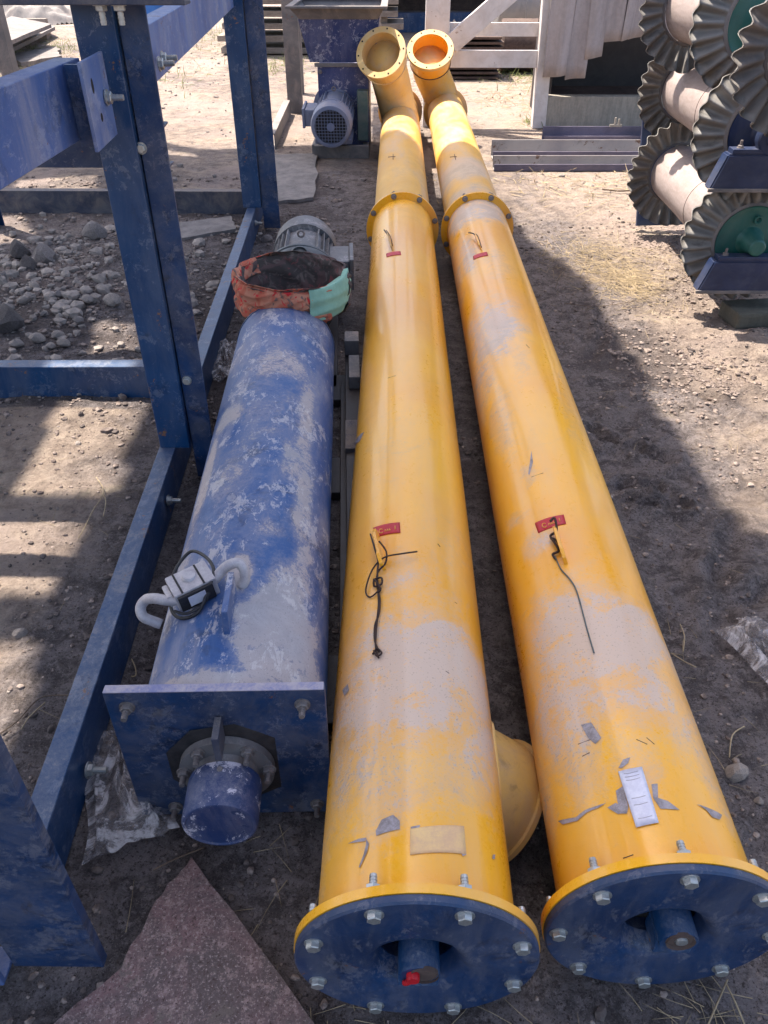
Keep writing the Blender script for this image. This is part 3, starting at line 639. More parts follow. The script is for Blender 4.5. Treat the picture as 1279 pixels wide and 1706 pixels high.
for (t, X0, Y0, sc_) in ((c1, X1, Y1, [[(646, 630), (659, 626)], [(729, 906), (733, 911)], [(757, 1003), (761, 1006)], [(742, 1118), (748, 1122)], [(838, 1352), (842, 1356)]]), (c2, X2, Y2, [[(876, 574), (882, 580)], [(1077, 1229), (1090, 1240)], [(963, 1240), (985, 1232)], [(1038, 1430), (1055, 1424)], [(970, 1260), (982, 1254)], [(1060, 1232), (1078, 1240)], [(885, 795), (905, 788)]])):
    for p in sc_: tube('scratch', [on_pipe(*q, X0, Y0, .0002) for q in p], .0007, BRN, t, seg=5)

# ------------------------------------------------------------ blue screw feeder
BA = math.atan(.055)
bf = thing('screw_feeder', 'short dust-streaked blue screw feeder with square end plate and grey motor', 'screw feeder', (-.297, .885, 0), BA)
def bl(px, py, z):   # pixel on plane z -> feeder coordinates
    g = G(px, py, z)-bf.location; return Vector((g.x*math.cos(BA)+g.y*math.sin(BA), -g.x*math.sin(BA)+g.y*math.cos(BA), z))
BZ = .192; BR = .176
patB = [(.10, .12, .10, .16, 1.0), (.16, .05, .06, .12, .9), (.14, .35, .035, .12, .6), (.13, .6, .03, .2, .6), (.10, .3, .05, .08, .45), (-.17, .35, .04, .25, .5), (-.16, .75, .03, .2, .8), (-.12, 1.0, .05, .08, .7),
        (0.0, .30, .03, .06, 1.1), (.03, 1.25, .1, .1, .5), (.02, .18, .03, .03, .9), (.05, .45, .04, .03, .4), (.12, .95, .03, .3, .55), (.09, .75, .03, .1, .5), (-.04, .15, .035, .16, -.7), (-.02, .55, .04, .2, -.5), (-.1, .1, .05, .12, -.3), (.0, 1.0, .08, .2, .25), (0, .02, .25, .02, 1.0), (-.06, .7, .06, .1, .3)]
pipe_body('pipe', BR, .0, 1.72, BLUP, bf, patB, z0=BZ, step=.02)
box('end_plate', (-.199, -.013, .0), (.183, 0, .372), BLUD, bf, .002, rot=(0, 0, R(-1.2)))
dz = N('dust_cake'); DUSTC = simple('dust_cake', (.42, .36, .37), (.20, .20, .33), 26, .95, 0, .5, .003)
box('end_plate_edge', (-.197, -.0145, .3722), (.181, .0025, .3745), DUSTC, bf, .0008, rot=(0, 0, R(-1.2)))
for x, z in ((-.163, .335), (.142, .335), (-.128, .03), (.152, .03), (-.02, .345)):
    if x != -.02: bolt(bf, (x, -.014+x*.02*-1, z), (0, -1, 0), B_NUTD)
bc = Vector((-.008, -.016, .165))
lathe('grime_ring', [(0, 0), (.118, 0), (.120, -.001)], BLACKG, bf, bc+Vector((.004, .0012, .0)), (0, -1, 0), 9)
lathe('bearing_flange', [(0, 0), (.088, 0), (.088, .016), (.060, .018), (.052, .05)], GREYP, bf, bc, (0, -1, 0), 40)
lathe('bearing_housing', [(.052, .0), (.052, .05), (.050, .052)], BLUG, bf, bc, (0, -1, 0), 40)
capm = painted('flaking_blue_cap_paint', (.012, .035, .12), (.01, .028, .10), (.40, .37, .41), .2, .25, .5, thr=.45, scale=2.2, flake=1.)
lathe('bearing_cap', [(.050, .035), (.0655, .037), (.067, .043), (.067, .118), (.064, .123), (.060, .124), (.058, .121), (0, .121)], capm, bf, bc, (0, -1, 0), 56)
for a in (55, 125, 5, 175): bolt(bf, bc+Vector((.078*math.cos(R(a)), -.017, .078*math.sin(R(a)))), (0, -1, 0), B_NUTD)
box('stiffener', (-.006, -.05, .085), (.006, -.002, .145), BLUG, bf, .001, bc)
lathe('grease_nipple', [(0, .018), (.005, .018), (.006, .012), (.004, .008), (.006, 0)], ZINCD, bf, bc+Vector((.0, -.05, .052)), (0, -.3, 1), 12)
# lug
lugb = box('lifting_lug', (-.006, 0, 0), (.006, .11, .068), BLUP, bf, .002, (-.003, .125, BZ+BR-.010), (0, R(2), 0))
# collar under the sack, rear end, gearbox and motor
lathe('rear_flange', ring_profile(.0, .178, .014), BLUF, bf, (0, 1.72, BZ), (0, 1, 0), 48, closed=True)
lathe('inlet_stub', [(.118, 0), (.118, .21), (.112, .21), (.112, 0)], BLUF, bf, (.0, 1.865, .03), (0, 0, 1), 40, closed=True)
def motor(parent, c, d, r, L, body, cover, box_side=1, up=True, name='motor', foot=False):
    """c: drive-end centre, d: axis unit vector towards the fan; built in Z-axis frame then rotated"""
    q = basis(d); e = q.to_euler()
    m = bpy.data.objects.new(name, None); C.objects.link(m); m.parent = parent; m.location = c
    zax = Vector(d).normalized(); upv = Vector((0, 0, 1)); xax = upv.cross(zax).normalized(); yax = zax.cross(xax)
    m.rotation_euler = Matrix((xax, yax, zax)).transposed().to_euler()      # local: x sideways, y up, z axis
    def part(nm, me): return link(nm, me, None, m)
    part('end_flange', lathe_mesh('end_flange', [(0, 0), (r*1.18, 0), (r*1.22, .004), (r*1.22, .02), (r*1.0, .024), (r*.96, .05), (0, .05)], body if foot else GEAR, 48))
    part('stator', lathe_mesh('stator', [(r*.86, .05), (r*.86, L*.72)], body, 40))
    bm = bmesh.new()
    for i in range(30):
        a = 2*math.pi*i/30
        if abs(math.sin(a)) > .93 and math.sin(a) > 0: continue
        M = Matrix.Rotation(a, 4, 'Z'); bm_box(bm, (r*.85, -.0022, .055), (r*1.0, .0022, L*.70), M)
    o = part('cooling_fin', bm_mesh('cooling_fin', bm, body)); o['kind'] = 'stuff'
    part('bearing_ring', lathe_mesh('bearing_ring', [(r*.84, L*.69), (r*1.03, L*.69), (r*1.04, L*.71), (r*1.04, L*.735), (r*1.0, L*.74)], body, 48))
    cov = part('fan_cover', lathe_mesh('fan_cover', [(r*1.02, L*.74), (r*1.02, L*.93), (r*.97, L*.985), (r*.84, L), (r*.80, L), (r*.80, L*.98), (r*.95, L*.95), (r*.99, L*.75)], cover, 48))
    link('fan', lathe_mesh('fan', [(0, L*.93), (r*.8, L*.93), (r*.82, L*.90)], BLACK, 32), None, cov)
    bm = bmesh.new(); g_ = r*.82
    nwx = 11
    for i in range(nwx):
        u = -g_+2*g_*(i+.5)/nwx; hl = math.sqrt(max(0, g_*g_-u*u)); t_ = .0016
        bm_box(bm, (u-t_, -hl, L*.988), (u+t_, hl, L*.991)); bm_box(bm, (-hl, u-t_, L*.9915), (hl, u+t_, L*.9945))
    gr = link('grille', bm_mesh('grille', bm, cover), None, cov); gr['kind'] = 'stuff'
    link('grille_hub', lathe_mesh('grille_hub', [(0, L*.997), (r*.2, L*.996), (r*.2, L*.985)], cover, 20), None, cov)
    s = box_side
    x0, x1 = sorted((s*r*.8, s*r*1.45)); jb = link('terminal_box', None or box('terminal_box', (x0, -.055, L*.22), (x1, .06, L*.60), body, None, .006).data, None, m)
    bpy.data.objects.remove([o2 for o2 in C.objects if o2.name.startswith('terminal_box') and o2.parent is None][0])
    x0, x1 = sorted((s*r*1.45, s*r*1.58)); lid = box('terminal_lid', (x0, -.065, L*.20), (x1, .07, L*.62), body, m, .004)
    t_ = link('eye_bolt', tube_mesh('eye_bolt', [(.0+.013*math.cos(a), r+.022+.013*math.sin(a), L*.32) for a in np.linspace(0, 2*math.pi, 10)[:-1]], .0045, ZINCD, closed=True), None, m)
    if foot: box('foot', (-r*.95, -r*1.12, L*.12), (r*.95, -r*.9, L*.68), body, m, .003)
    return m
GEAR = painted('gearbox_grey', (.05, .055, .06), (.035, .04, .045), (.24, .225, .22), .3, .3, .45, thr=.6)
lathe('gearbox', [(0, 0), (.12, 0), (.13, .02), (.10, .06), (.105, .16), (.150, .18), (.172, .22), (.172, .255), (.15, .27), (0, .27)], GEAR, bf, (.04, 2.0, BZ+.03), (0, 1, 0), 48)
for a in range(0, 360, 45): bolt(bf, (.04+.132*math.cos(R(a)), 2.24, BZ+.03+.132*math.sin(R(a))), (0, -1, 0), B_HEADD)
for a in (60, 90, 120): box('rib', (-.004, 2.07, BZ+.12), (.004, 2.22, BZ+.17), GEAR, bf, .001, loc=(.03+.05*math.cos(R(a)), 0, -.005))
motor(bf, (.035, 2.273, BZ+.03), (0, 1, 0), .140, .54, MOTG, MOTG, box_side=-1)
lathe('inspection_ring', [(.03, -.006), (.04, 0), (.03, .006)], GEAR, bf, (.04, 2.20, BZ+.19), (0, -.6, 1), 20)
# support frame of the feeder
sf = thing('support_frame', 'dark low steel frame between the blue feeder and the left yellow pipe', 'frame', (-.27, .885, 0), BA)
prism('rail', chan(.05, .06), (.24, .02, .03), (.235, 1.9, .03), DARKS, sf)
prism('rail', rect(.02, .05), (.178, .05, .0), (.178, 1.75, .0), DARKS, sf)
prism('rail', rect(.04, .03), (-.15, .05, .0), (-.15, 1.75, .0), DARKS, sf)
for y in (.28, 1.15, 1.74): prism('cross_bar', rect(.20, .028), (-.13, y, .0), (.232, y, .0), DARKS, sf)
box('bracket', (.185, 1.18, .06), (.235, 1.36, .105), BLUG, sf, .003); box('bracket', (.20, 1.60, .092), (.24, 1.78, .14), GREYP, sf, .003); box('clip', (.185, 1.86, .10), (.24, 1.95, .16), GREYP, sf, .003)
box('drive_cradle', (-.12, 1.74, 0), (.18, 2.6, .028), DARKS, bf, .003); box('drive_leg', (-.05, 1.99, .0285), (.12, 2.05, .07), DARKS, bf, .002)
# cloth sack over the inlet
sk = thing('cloth_sack', 'orange and green patterned cloth sack rolled open on the blue feeder inlet', 'sack', (0, 0, 0))
sc_c = Vector((-.372, 2.735, .01))
def cloth(name, mat, a0, a1, prof, seed, parent, amp=.014, na=220):
    vs, fs = [], []; m = len(prof)
    for j, (r_, z) in enumerate(prof):
        for i in range(na+1):
            a = R(a0+(a1-a0)*i/na); cx, cy = math.cos(a), math.sin(a)
            tw = z*9+.6*math.sin(2*a)                      # folds run round the roll and drift up and down
            ridge = 1-abs(mn.noise(Vector((cx*1.1, cy*1.1, tw*2.6+seed))))*2.2
            fold = mn.noise(Vector((cx*2.6, cy*2.6, z*7+seed*2)))
            small = mn.noise(Vector((cx*8, cy*8, z*26+seed)))
            rr = (r_+amp*1.1*ridge+amp*1.0*fold+amp*.22*small)*(1+.08*math.cos(2*a))*.90
            zz = z+.0+(.022*mn.noise(Vector((r_*cx*14, r_*cy*14, seed+4)))*max(0, 1-r_/.19)*2)+.016*mn.noise(Vector((cx*1.4, cy*1.4, seed)))+(z-.30)*.10*math.sin(a-.1)*min(1, r_/.17)+.006*fold
            vs.append((sc_c.x+rr*cx, sc_c.y+rr*sy_*cy, zz))
    for j in range(m-1):
        for i in range(na): a_ = j*(na+1)+i; fs.append((a_, a_+1, a_+na+2, a_+na+1))
    me = pydata(name, vs, fs, mat, True); o = link(name, me, None, parent)
    so = o.modifiers.new('s', 'SOLIDIFY'); so.thickness = .002; return o
sy_ = .96
def dens(prof, n=6):
    out = []
    for (a, b), (c, d) in zip(prof[:-1], prof[1:]):
        for i in range(n): out.append((a+(c-a)*i/n, b+(d-b)*i/n))
    return out+[prof[-1]]
oprof = dens([(.168, .285), (.196, .305), (.204, .335), (.190, .352), (.202, .372), (.208, .405), (.200, .432), (.188, .436)])
cloth('outer_roll', SACKO, 118, 322, oprof, 2., sk)
cloth('outer_roll', SACKD, -10, 122, oprof, 2., sk)
cloth('green_panel', SACKG, 296, 366, dens([(.200, .315), (.214, .35), (.218, .40), (.207, .444), (.190, .440), (.172, .40), (.165, .37)]), 5.3, sk, .0045, 90)
fl_ = [(sc_c.x+x_, sc_c.y+y_, z_) for x_, y_, z_ in ((.17, -.10, .43), (.20, .02, .43), (.10, .02, .36), (.08, -.06, .37))]
fo = link('green_flap', pydata('green_flap', fl_, [(0, 1, 2), (0, 2, 3)], SACKG), None, sk); fo.modifiers.new('s', 'SOLIDIFY').thickness = .002
cloth('inner_lining', SACKD, 0, 360, dens([(.199, .434), (.185, .425), (.180, .40), (.172, .35), (.150, .29), (.10, .262), (.0, .255)]), 3.1, sk, .012)
cloth('inner_roll', SACKO, 140, 290, dens([(.201, .437), (.188, .430), (.178, .405), (.172, .385)]), 2.6, sk, .009)

# load cell with two hooks on the feeder lug
lc = thing('load_cell', 'pale steel load cell hook with black cable hung through the blue feeder lug', 'load cell', (0, 0, 0))
def P(px, py, z): return G(px, py, z)
tube('hook_rod', [P(300, 1000, .375), P(276, 1000, .375), P(258, 997, .37), P(243, 999, .355), P(234, 1012, .34), P(238, 1027, .325), P(252, 1034, .315), P(268, 1040, .305)], .0105, SHACK, lc, seg=14)
tube('hook_rod', [P(338, 970, .385), P(356, 966, .39), P(368, 952, .40), P(380, 942, .41), P(396, 938, .41), P(406, 948, .40), P(408, 965, .38), P(402, 978, .365)], .0105, SHACK, lc, seg=14)
a, b = P(286, 990, .375), P(345, 962, .385); d = (b-a).normalized(); e = Matrix((d, Vector((0, 0, 1)).cross(d).normalized(), Vector((0, 0, 1)))).transposed().to_euler()
cell = box('cell_body', (0, -.035, -.022), ((b-a).length+.01, .028, .022), SHACK, lc, .003, a, e)
box('cell_label', (.004, -.042, -.018), ((b-a).length, -.0355, .018), BLACK, lc, .001, a, e)
box('cell_label', (.022, -.0436, -.012), ((b-a).length-.018, -.0422, .012), PLATE, lc, 0, a, e)
box('cell_lug', (-.012, -.02, -.014), (-.0005, .018, .014), SHACK, lc, .003, a, e)
for u_ in (.015, .06):
    box('cell_groove', (u_, -.0358, .0222), (u_+.004, .026, .0232), BLACK, lc, 0, a, e)
lathe('cable_gland', [(0, 0), (.008, 0), (.008, .012), (.006, .018), (0, .018)], BLACK, lc, b+Vector((.0, -.01, .0)), (d.x, d.y, .2), 14)
lathe('cell_button', [(0, .006), (.012, .005), (.015, 0)], SHACK, lc, a+d*.04+Vector((0, 0, .0222)), (0, 0, 1), 20)
tube('cable', [P(346, 985, .385), P(330, 1020, .36), P(300, 1030, .34), P(284, 1010, .33), P(288, 960, .35), P(305, 930, .36), P(322, 918, .37), P(345, 930, .385), P(356, 950, .40), P(350, 975, .40)], .0035, BLACK, lc, seg=8)
tube('cable', [P(352, 975, .39), P(340, 1005, .37), P(312, 1022, .36), P(290, 1018, .36)], .003, BLACK, lc, seg=8)

# ------------------------------------------------------------ blue steel frame on the left
fr = thing('bolted_gantry', 'dark blue bolted channel-steel frame standing left of the feeder', 'steel frame', (0, 0, 0))
LT = .13
rx = lambda y: -.62-.052*y
prism('long_rail', chan(.05, LT, .007), (rx(.645)+.045, .645, 0), (rx(5.2)+.06, 5.2, 0), BLUF, fr)
prism('cross_rail', chan(.06, LT, .007), (-2.3, 2.55, .004), (rx(2.55)-.008, 2.58, .004), BLUF, fr)
far_ = prism('cross_rail', chan(.06, .135, .007), (-2.6, 4.93, .004), (rx(4.95)-.008, 4.93, .004), BLUG, fr); far_['label'] = 'dusty grey cross rail'
def post(y, x0, w1_, w2_, z1, m1=BLUF, base=LT):
    # web facing the camera with rearward flanges, then an angle set slightly back on its right
    prism('post', MX([(0, 0), (w1_, 0), (w1_, .062), (w1_-.007, .062), (w1_-.007, .007), (.007, .007), (.007, .062), (0, .062)]), (x0, y, base), (x0, y, z1), m1, fr, up=(0, 1, 0))
    prism('post_angle', MX([(0, 0), (w2_, 0), (w2_, .007), (.007, .007), (.007, .05), (0, .05)]), (x0+w1_+.004, y+.018, base-.12), (x0+w1_+.004, y+.018, z1), BLUD if m1 is BLUF else m1, fr, up=(0, 1, 0))
post(2.03, -.722, .092, .066, 1.286)
post(4.62, -.875, .105, .095, 1.9)
# near post by the camera
prism('post', MX([(0, 0), (.152, 0), (.152, .02), (.145, .02), (.145, .007), (.007, .007), (.007, .065), (0, .065)]), (-.628, .568, .03), (-.632, .568, 1.30), BLUD, fr, up=(0, 1, 0))
0 and lathe('foot_shoe', [(0, .06), (.045, .055), (.055, .04), (.058, 0)], DARKS, fr, (-.515, .615, .0), (0, 0, 1), 24)
prism('cross_rail', chan(.06, .11, .007), (-1.6, .545, .012), (-.64, .545, .012), BLUL, fr)
# longitudinal upper beams
prism('upper_beam', chan(.055, .15, .007), (-.742, .15, 1.04), (-.703, 1.97, 1.04), BLUL, fr)
prism('upper_beam', chan(.055, .125, .007), (-.595, 2.06, 1.105), (-.812, 4.60, 1.105), BLUL, fr)
gp = box('gusset_plate', (-.004, -.10, -.085), (.004, .09, .085), BLUL, fr, .0015, (-.655, 1.905, 1.115), (0, 0, R(4)))
for y_, z_ in ((-.045, .035), (-.02, -.03)):
    s_ = lathe('slot', [(0, 0), (.009, 0)], VOID, gp, (.0043, y_, z_), (1, 0, 0), 16); s_.scale = (1, 1.7 if z_ > 0 else 1, 1)
bolt(fr, (-.650, 1.945, 1.115), (1, 0, 0), B_BIG)
box('end_cleat', (-.700, 1.86, 1.03), (-.660, 1.87, 1.19), BLUD, fr, .001)
bolt(fr, (-.588, 2.20, 1.15), (1, 0, .05), B_BIG); bolt(fr, (-.594, 2.26, 1.155), (1, 0, .05), B_BIG)
prism('rear_beam', chan(.05, .10, .006), (-2.3, 2.10, .93), (-.575, 2.10, .93), BLUD, fr)
prism('top_beam', chan(.06, .11, .007), (-2.3, 1.96, 1.288), (-.45, 1.96, 1.288), BLUG, fr)
prism('top_beam', chan(.06, .11, .007), (-2.3, 4.70, 1.905), (-.7, 4.70, 1.905), BLUG, fr)
prism('top_beam', chan(.06, .11, .007), (-2.3, .56, 1.302), (-.45, .56, 1.302), BLUG, fr)
for x in (-.640, -.600): bolt(fr, (x, 1.99, 1.2875), (0, 0, -1), B_BIG)
for y in (.6, 2.06, 4.6):
    prism('post', chan(.05, .10, .007), (-2.38, y, 0), (-2.38, y, 1.41 if y < 4 else 2.0), BLUF, fr, up=(0, 1, 0))
prism('upper_beam', chan(.055, .15, .007), (-2.31, .2, 1.04), (-2.31, 4.6, 1.04), BLUL, fr)
prism('brace', rect(.06, .05), (-2.2, 3.2, 1.40), (-.75, 3.5, 1.28), BLUF, fr)
# bolts
for (x, y, z, ax, me) in ((rx(1.87)+.058, 1.83, .075, (1, 0, 0), B_BIG), (rx(2.35)+.060, 2.33, .06, (1, 0, 0), B_BIG), (rx(.92)+.055, .93, .055, (1, 0, 0), B_BIG), (rx(4.5)+.062, 4.5, .08, (1, 0, 0), B_BIG)): bolt(fr, (x, y, z), ax, me)
for px, py in ((235, 247), (311, 634)):
    g = V(px, py, 2.047); bolt(fr, (g.x, 2.047, g.z), (0, -1, 0), B_HEAD)
0 and box('cleat', (-.75, 4.42, .05), (-.744, 4.62, .24), BLUG, fr, .001, (.045+.0, .0, 0)); 

# ------------------------------------------------------------ grey dusty frame by the hopper
fr2 = thing('dusty_frame', 'dusty grey steel post and floor rail beside the blue hopper', 'steel frame', (0, 0, 0))
prism('post', MX([(0, 0), (.14, 0), (.14, .08), (0, .08)]), (-1.03, 8.25, 0), (-1.03, 8.25, 2.2), GREYP, fr2, up=(0, 1, 0))
prism('floor_rail', chan(.06, .12), (-.955, 6.7, 0), (-1.0, 8.2, 0), GREYP, fr2)
prism('top_rail', chan(.06, .12), (-.955, 6.2, 2.21), (-1.0, 9.2, 2.21), GREYP, fr2)
prism('post', MX([(0, 0), (.12, 0), (.12, .08), (0, .08)]), (-1.10, 9.3, 0), (-1.10, 9.3, 2.2), GREYP, fr2, up=(0, 1, 0))

# ------------------------------------------------------------ blue hopper with motor
hp = thing('hopper_machine', 'blue dust-caked feed hopper with a grey motor on its front', 'hopper', (-.42, 6.55, 0))
def hull(name, bot, top, z0, z1, mat, parent, t=.008):
    bm = bmesh.new()
    def ring(r_, z): return [bm.verts.new((r_[0], r_[2], z)), bm.verts.new((r_[1], r_[2], z)), bm.verts.new((r_[1], r_[3], z)), bm.verts.new((r_[0], r_[3], z))]
    A, B = ring(bot, z0), ring(top, z1)
    A2, B2 = ring((bot[0]+t, bot[1]-t, bot[2]+t, bot[3]-t), z0), ring((top[0]+t, top[1]-t, top[2]+t, top[3]-t), z1)
    for i in range(4):
        j = (i+1) % 4; bm.faces.new((A[i], A[j], B[j], B[i])); bm.faces.new((A2[j], A2[i], B2[i], B2[j])); bm.faces.new((B[i], B[j], B2[j], B2[i])); bm.faces.new((A[j], A[i], A2[i], A2[j]))
    return link(name, bm_mesh(name, bm, mat), None, parent)
HOP = painted('powder_caked_blue', (.020, .032, .13), (.014, .026, .10), (.38, .35, .38), .2, .2, .5, thr=.42, scale=1.2, streak=(1, 1, .3), flake=.5)
hull('hopper_cone', (-.215, .265, .02, .55), (-.285, .30, .0, .66), .629, .90, HOP, hp)
hull('hopper_collar', (-.275, .29, -.005, .665), (-.335, .335, -.055, .72), .9005, .97, GREYP, hp)
box('hopper_rim', (-.36, -.10, .9705), (.36, -.055, .985), GREYP, hp, .002); box('hopper_rim', (-.36, .70, .9705), (.36, .75, .985), GREYP, hp, .002)
box('hopper_rim', (-.36, -.0545, .9705), (-.31, .6995, .985), GREYP, hp, .002); box('hopper_rim', (.31, -.0545, .9705), (.36, .6995, .985), GREYP, hp, .002)
box('casing', (-.16, .0, .06), (.22, .5, .612), HOP, hp, .004); box('casing_flange', (-.18, -.012, .603), (.24, .0, .628), GREYP, hp, .002)
for x in (-.14, .2): bolt(hp, (x, -.001, .57), (0, -1, 0), B_NUTD)
TURQ = painted('dusty_green_guard', (.05, .10, .09), (.04, .08, .08), (.30, .28, .26), .3, .3, .5, thr=.6)
box('coupling_guard', (.135, -.10, .12), (.215, -.002, .46), TURQ, hp, .006); box('base_frame', (-.20, -.14, .0), (.22, -.09, .09), GREYP, hp, .003); box('base_frame', (-.22, -.1, .0), (-.17, .5, .09), GREYP, hp, .003); box('base_frame', (.17, -.089, .0), (.22, .5, .09), GREYP, hp, .003)
motor(hp, (-.03, .06, .325), (-.03, -1, -.10), .145, .50, MOTB, MOTB, box_side=-1, foot=True, name='motor')

# ------------------------------------------------------------ white timber-like steel frame
wf = thing('braced_gantry', 'white painted steel frame with two posts, two rails and a diagonal brace', 'frame', (0, 0, 0))
WY = 7.6
def bar(nm, a, b, w_, d_, mat, parent, up=(0, 1, 0)): return prism(nm, [(-w_/2, 0), (w_/2, 0), (w_/2, d_), (-w_/2, d_)], a, b, mat, parent, up=up, bev=.003)
a = V(722, 100, WY); bar('post', (a.x+.02, WY, 0), (a.x+.03, WY, 2.6), .20, .10, WHITE, wf)
b = V(896, 213, WY); bar('post', (b.x, WY-.04, 0), (b.x-.05, WY-.04, 2.6), .115, .12, WHITE, wf)
z0, z1 = V(830, 113, WY).z, V(830, 84, WY).z; box('rail', (a.x+.13, WY, z0), (b.x-.065, WY+.06, z1), WHITE, wf, .003)
z0, z1 = V(830, 61, WY+.06).z, V(830, 38, WY+.06).z; box('rail', (a.x+.13, WY+.07, z0), (b.x-.065, WY+.11, z1), WHITE, wf, .003)
p0, p1 = V(752, 74, WY-.03), V(862, -22, WY-.03); prism('brace', [(-.075, 0), (.075, 0), (.075, .06), (-.075, .06)], p0, p1+(p1-p0)*.8, WHITE, wf, up=(0, 1, 0), bev=.003)

# storage bin behind the right post, with hanging sheet strips
bn = thing('storage_bin', 'open dark steel bin with a beige front lip right of the white frame', 'bin', (0, 0, 0))
bx0 = b.x+.07; bx1 = 3.2
box('back_wall', (bx0, 8.6, 0), (bx1, 8.66, 2.0), DARKS, bn, .003); box('side_wall', (bx0, 7.72, .0), (bx0+.03, 8.59, 1.8), DARKS, bn, .002); box('side_wall', (bx1, 7.62, 0), (bx1+.03, 8.6, 1.8), DARKS, bn, .002)
box('floor_plate', (bx0+.031, 7.75, .16), (bx1, 8.59, .19), BRN, bn, .002); box('roof_plate', (bx0-.3, 7.50, 2.4), (bx1, 9.0, 2.43), GREYP, bn, .002)
lipm = prism('front_lip', [(0, 0), (0, .25), (-.12, .25), (-.12, .24), (-.01, .24), (-.01, 0)], (bx0-.03, 7.58, .0), (bx1, 7.58, .0), LIPM, bn)
cb = []
for i, (x0, x1, yb) in enumerate(((905, 943, 128), (942, 973, 132), (973, 1003, 97), (1003, 1033, 70), (1033, 1050, 66), (1048, 1071, 64), (1070, 1100, 66), (1100, 1150, 70))):
    pa, pb = V(x0, yb, 7.45), V(x1, yb+2, 7.45); vs, fs = [], []; nz = 18; nxx = 26
    for j in range(nz+1):
        z = pa.z+(2.35-pa.z)*j/nz
        for q in range(nxx+1):
            u = q/nxx; x = pa.x+(pb.x-pa.x)*u+.05*math.sin(i*2)*(j/nz); y = 7.45+.030*math.sin(x*26+.5*math.sin(z*3))+.020*mn.noise(Vector((x*4, z*1.5, i)))+.012*(i % 2)
            vs.append((x, y, z+(.02*(u-.5) if j == 0 else 0)))
    for j in range(nz):
        for q in range(nxx): a_ = j*(nxx+1)+q; fs.append((a_, a_+1, a_+nxx+2, a_+nxx+1))
    cb.append((vs, fs))
cu = thing('hanging_sheeting', 'grey-white sheeting hung in strips of stepped length over the dark bin', 'sheeting', (0, 0, 0))
for vs, fs in cb:
    o = link('sheet_strip', pydata('sheet_strip', vs, fs, CURT, True), None, cu); m_ = o.modifiers.new('s', 'SOLIDIFY'); m_.thickness = .006

# steel channels lying on the ground
def channel_on(name_lab, pa, pb, mat, z, h_=.10, w_=.07):
    t = thing('steel_channel', name_lab, 'steel channel', (pa.x, pa.y, z)); d = pb-pa; d.z = 0
    prism('channel_web', [(0, 0), (0, .008), (-w_, .008), (-w_, h_), (-w_-.007, h_), (-w_-.007, 0)], (0, 0, 0), d, mat, t)
    prism('channel_flange', [(0.0005, 0), (.0075, 0), (.0075, h_*.52), (.0005, h_*.52)], (0, 0, 0), d, CHAND, t)
    return t
pa, pb = G(822, 286), G(1140, 286); channel_on('long pale steel channel on the ground, nearest the camera of the pair', pa, pb, CHAN, .005, .09, .07)
pa, pb = G(820, 268), G(1140, 268); channel_on('pale steel channel lying just behind the nearest channel', pa+Vector((0, .0, 0)), pb, CHAN, .005, .12, .12)
pa, pb = G(905, 240), G(1120, 240); channel_on('violet-dusted steel channel closest to the bin lip', pa, pb, CHAND, .005, .11, .10)
cl = thing('angle_clip', 'small yellowish steel clip standing on the violet channel', 'clip', V(1024, 220, 7.0)); box('clip_plate', (-.05, 0, -.01), (.05, .012, .01), LIPM, cl); box('clip_tooth', (-.015, 0, .0105), (.0, .012, .06), LIPM, cl); box('clip_tooth', (.015, 0, .0105), (.03, .012, .05), LIPM, cl)
cl.location.z = .128

# ------------------------------------------------------------ stacked rollers with crown wheels
def crown_mesh():
    seg, nr = 208, 7; n_w = 26; vs, fs = [], []
    radii = np.linspace(.150, .270, nr)
    for side in (0, 1):
        for j, r_ in enumerate(radii):
            t = j/(nr-1)
            for i in range(seg):
                a = 2*math.pi*i/seg; wv = math.sin(n_w*a); wv = math.copysign(abs(wv)**.8, wv)
                rr = r_*(1+.018*t*math.sin(n_w*a+.8)); z = wv*.027*t**.7-.045*t**1.5
                vs.append((rr*math.cos(a), rr*math.sin(a), z+(.006 if side else -.006)))
    for side in (0, 1):
        o = side*nr*seg
        for j in range(nr-1):
            for i in range(seg):
                q = (o+j*seg+i, o+j*seg+(i+1) % seg, o+(j+1)*seg+(i+1) % seg, o+(j+1)*seg+i); fs.append(q if side else q[::-1])
    for i in range(seg):
        j = (nr-1)*seg; fs.append((j+i, j+(i+1) % seg, nr*seg+j+(i+1) % seg, nr*seg+j+i))
        fs.append((i, nr*seg+i, nr*seg+(i+1) % seg, (i+1) % seg))
    return pydata('crown_wheel_mesh', vs, fs, CROWN, True)
CRM = crown_mesh()
HUB = [(0, -.004), (.035, -.004), (.10, -.012), (.128, -.010), (.142, .004), (.150, .006), (.152, .014), (.150, .02), (.146, .02)]
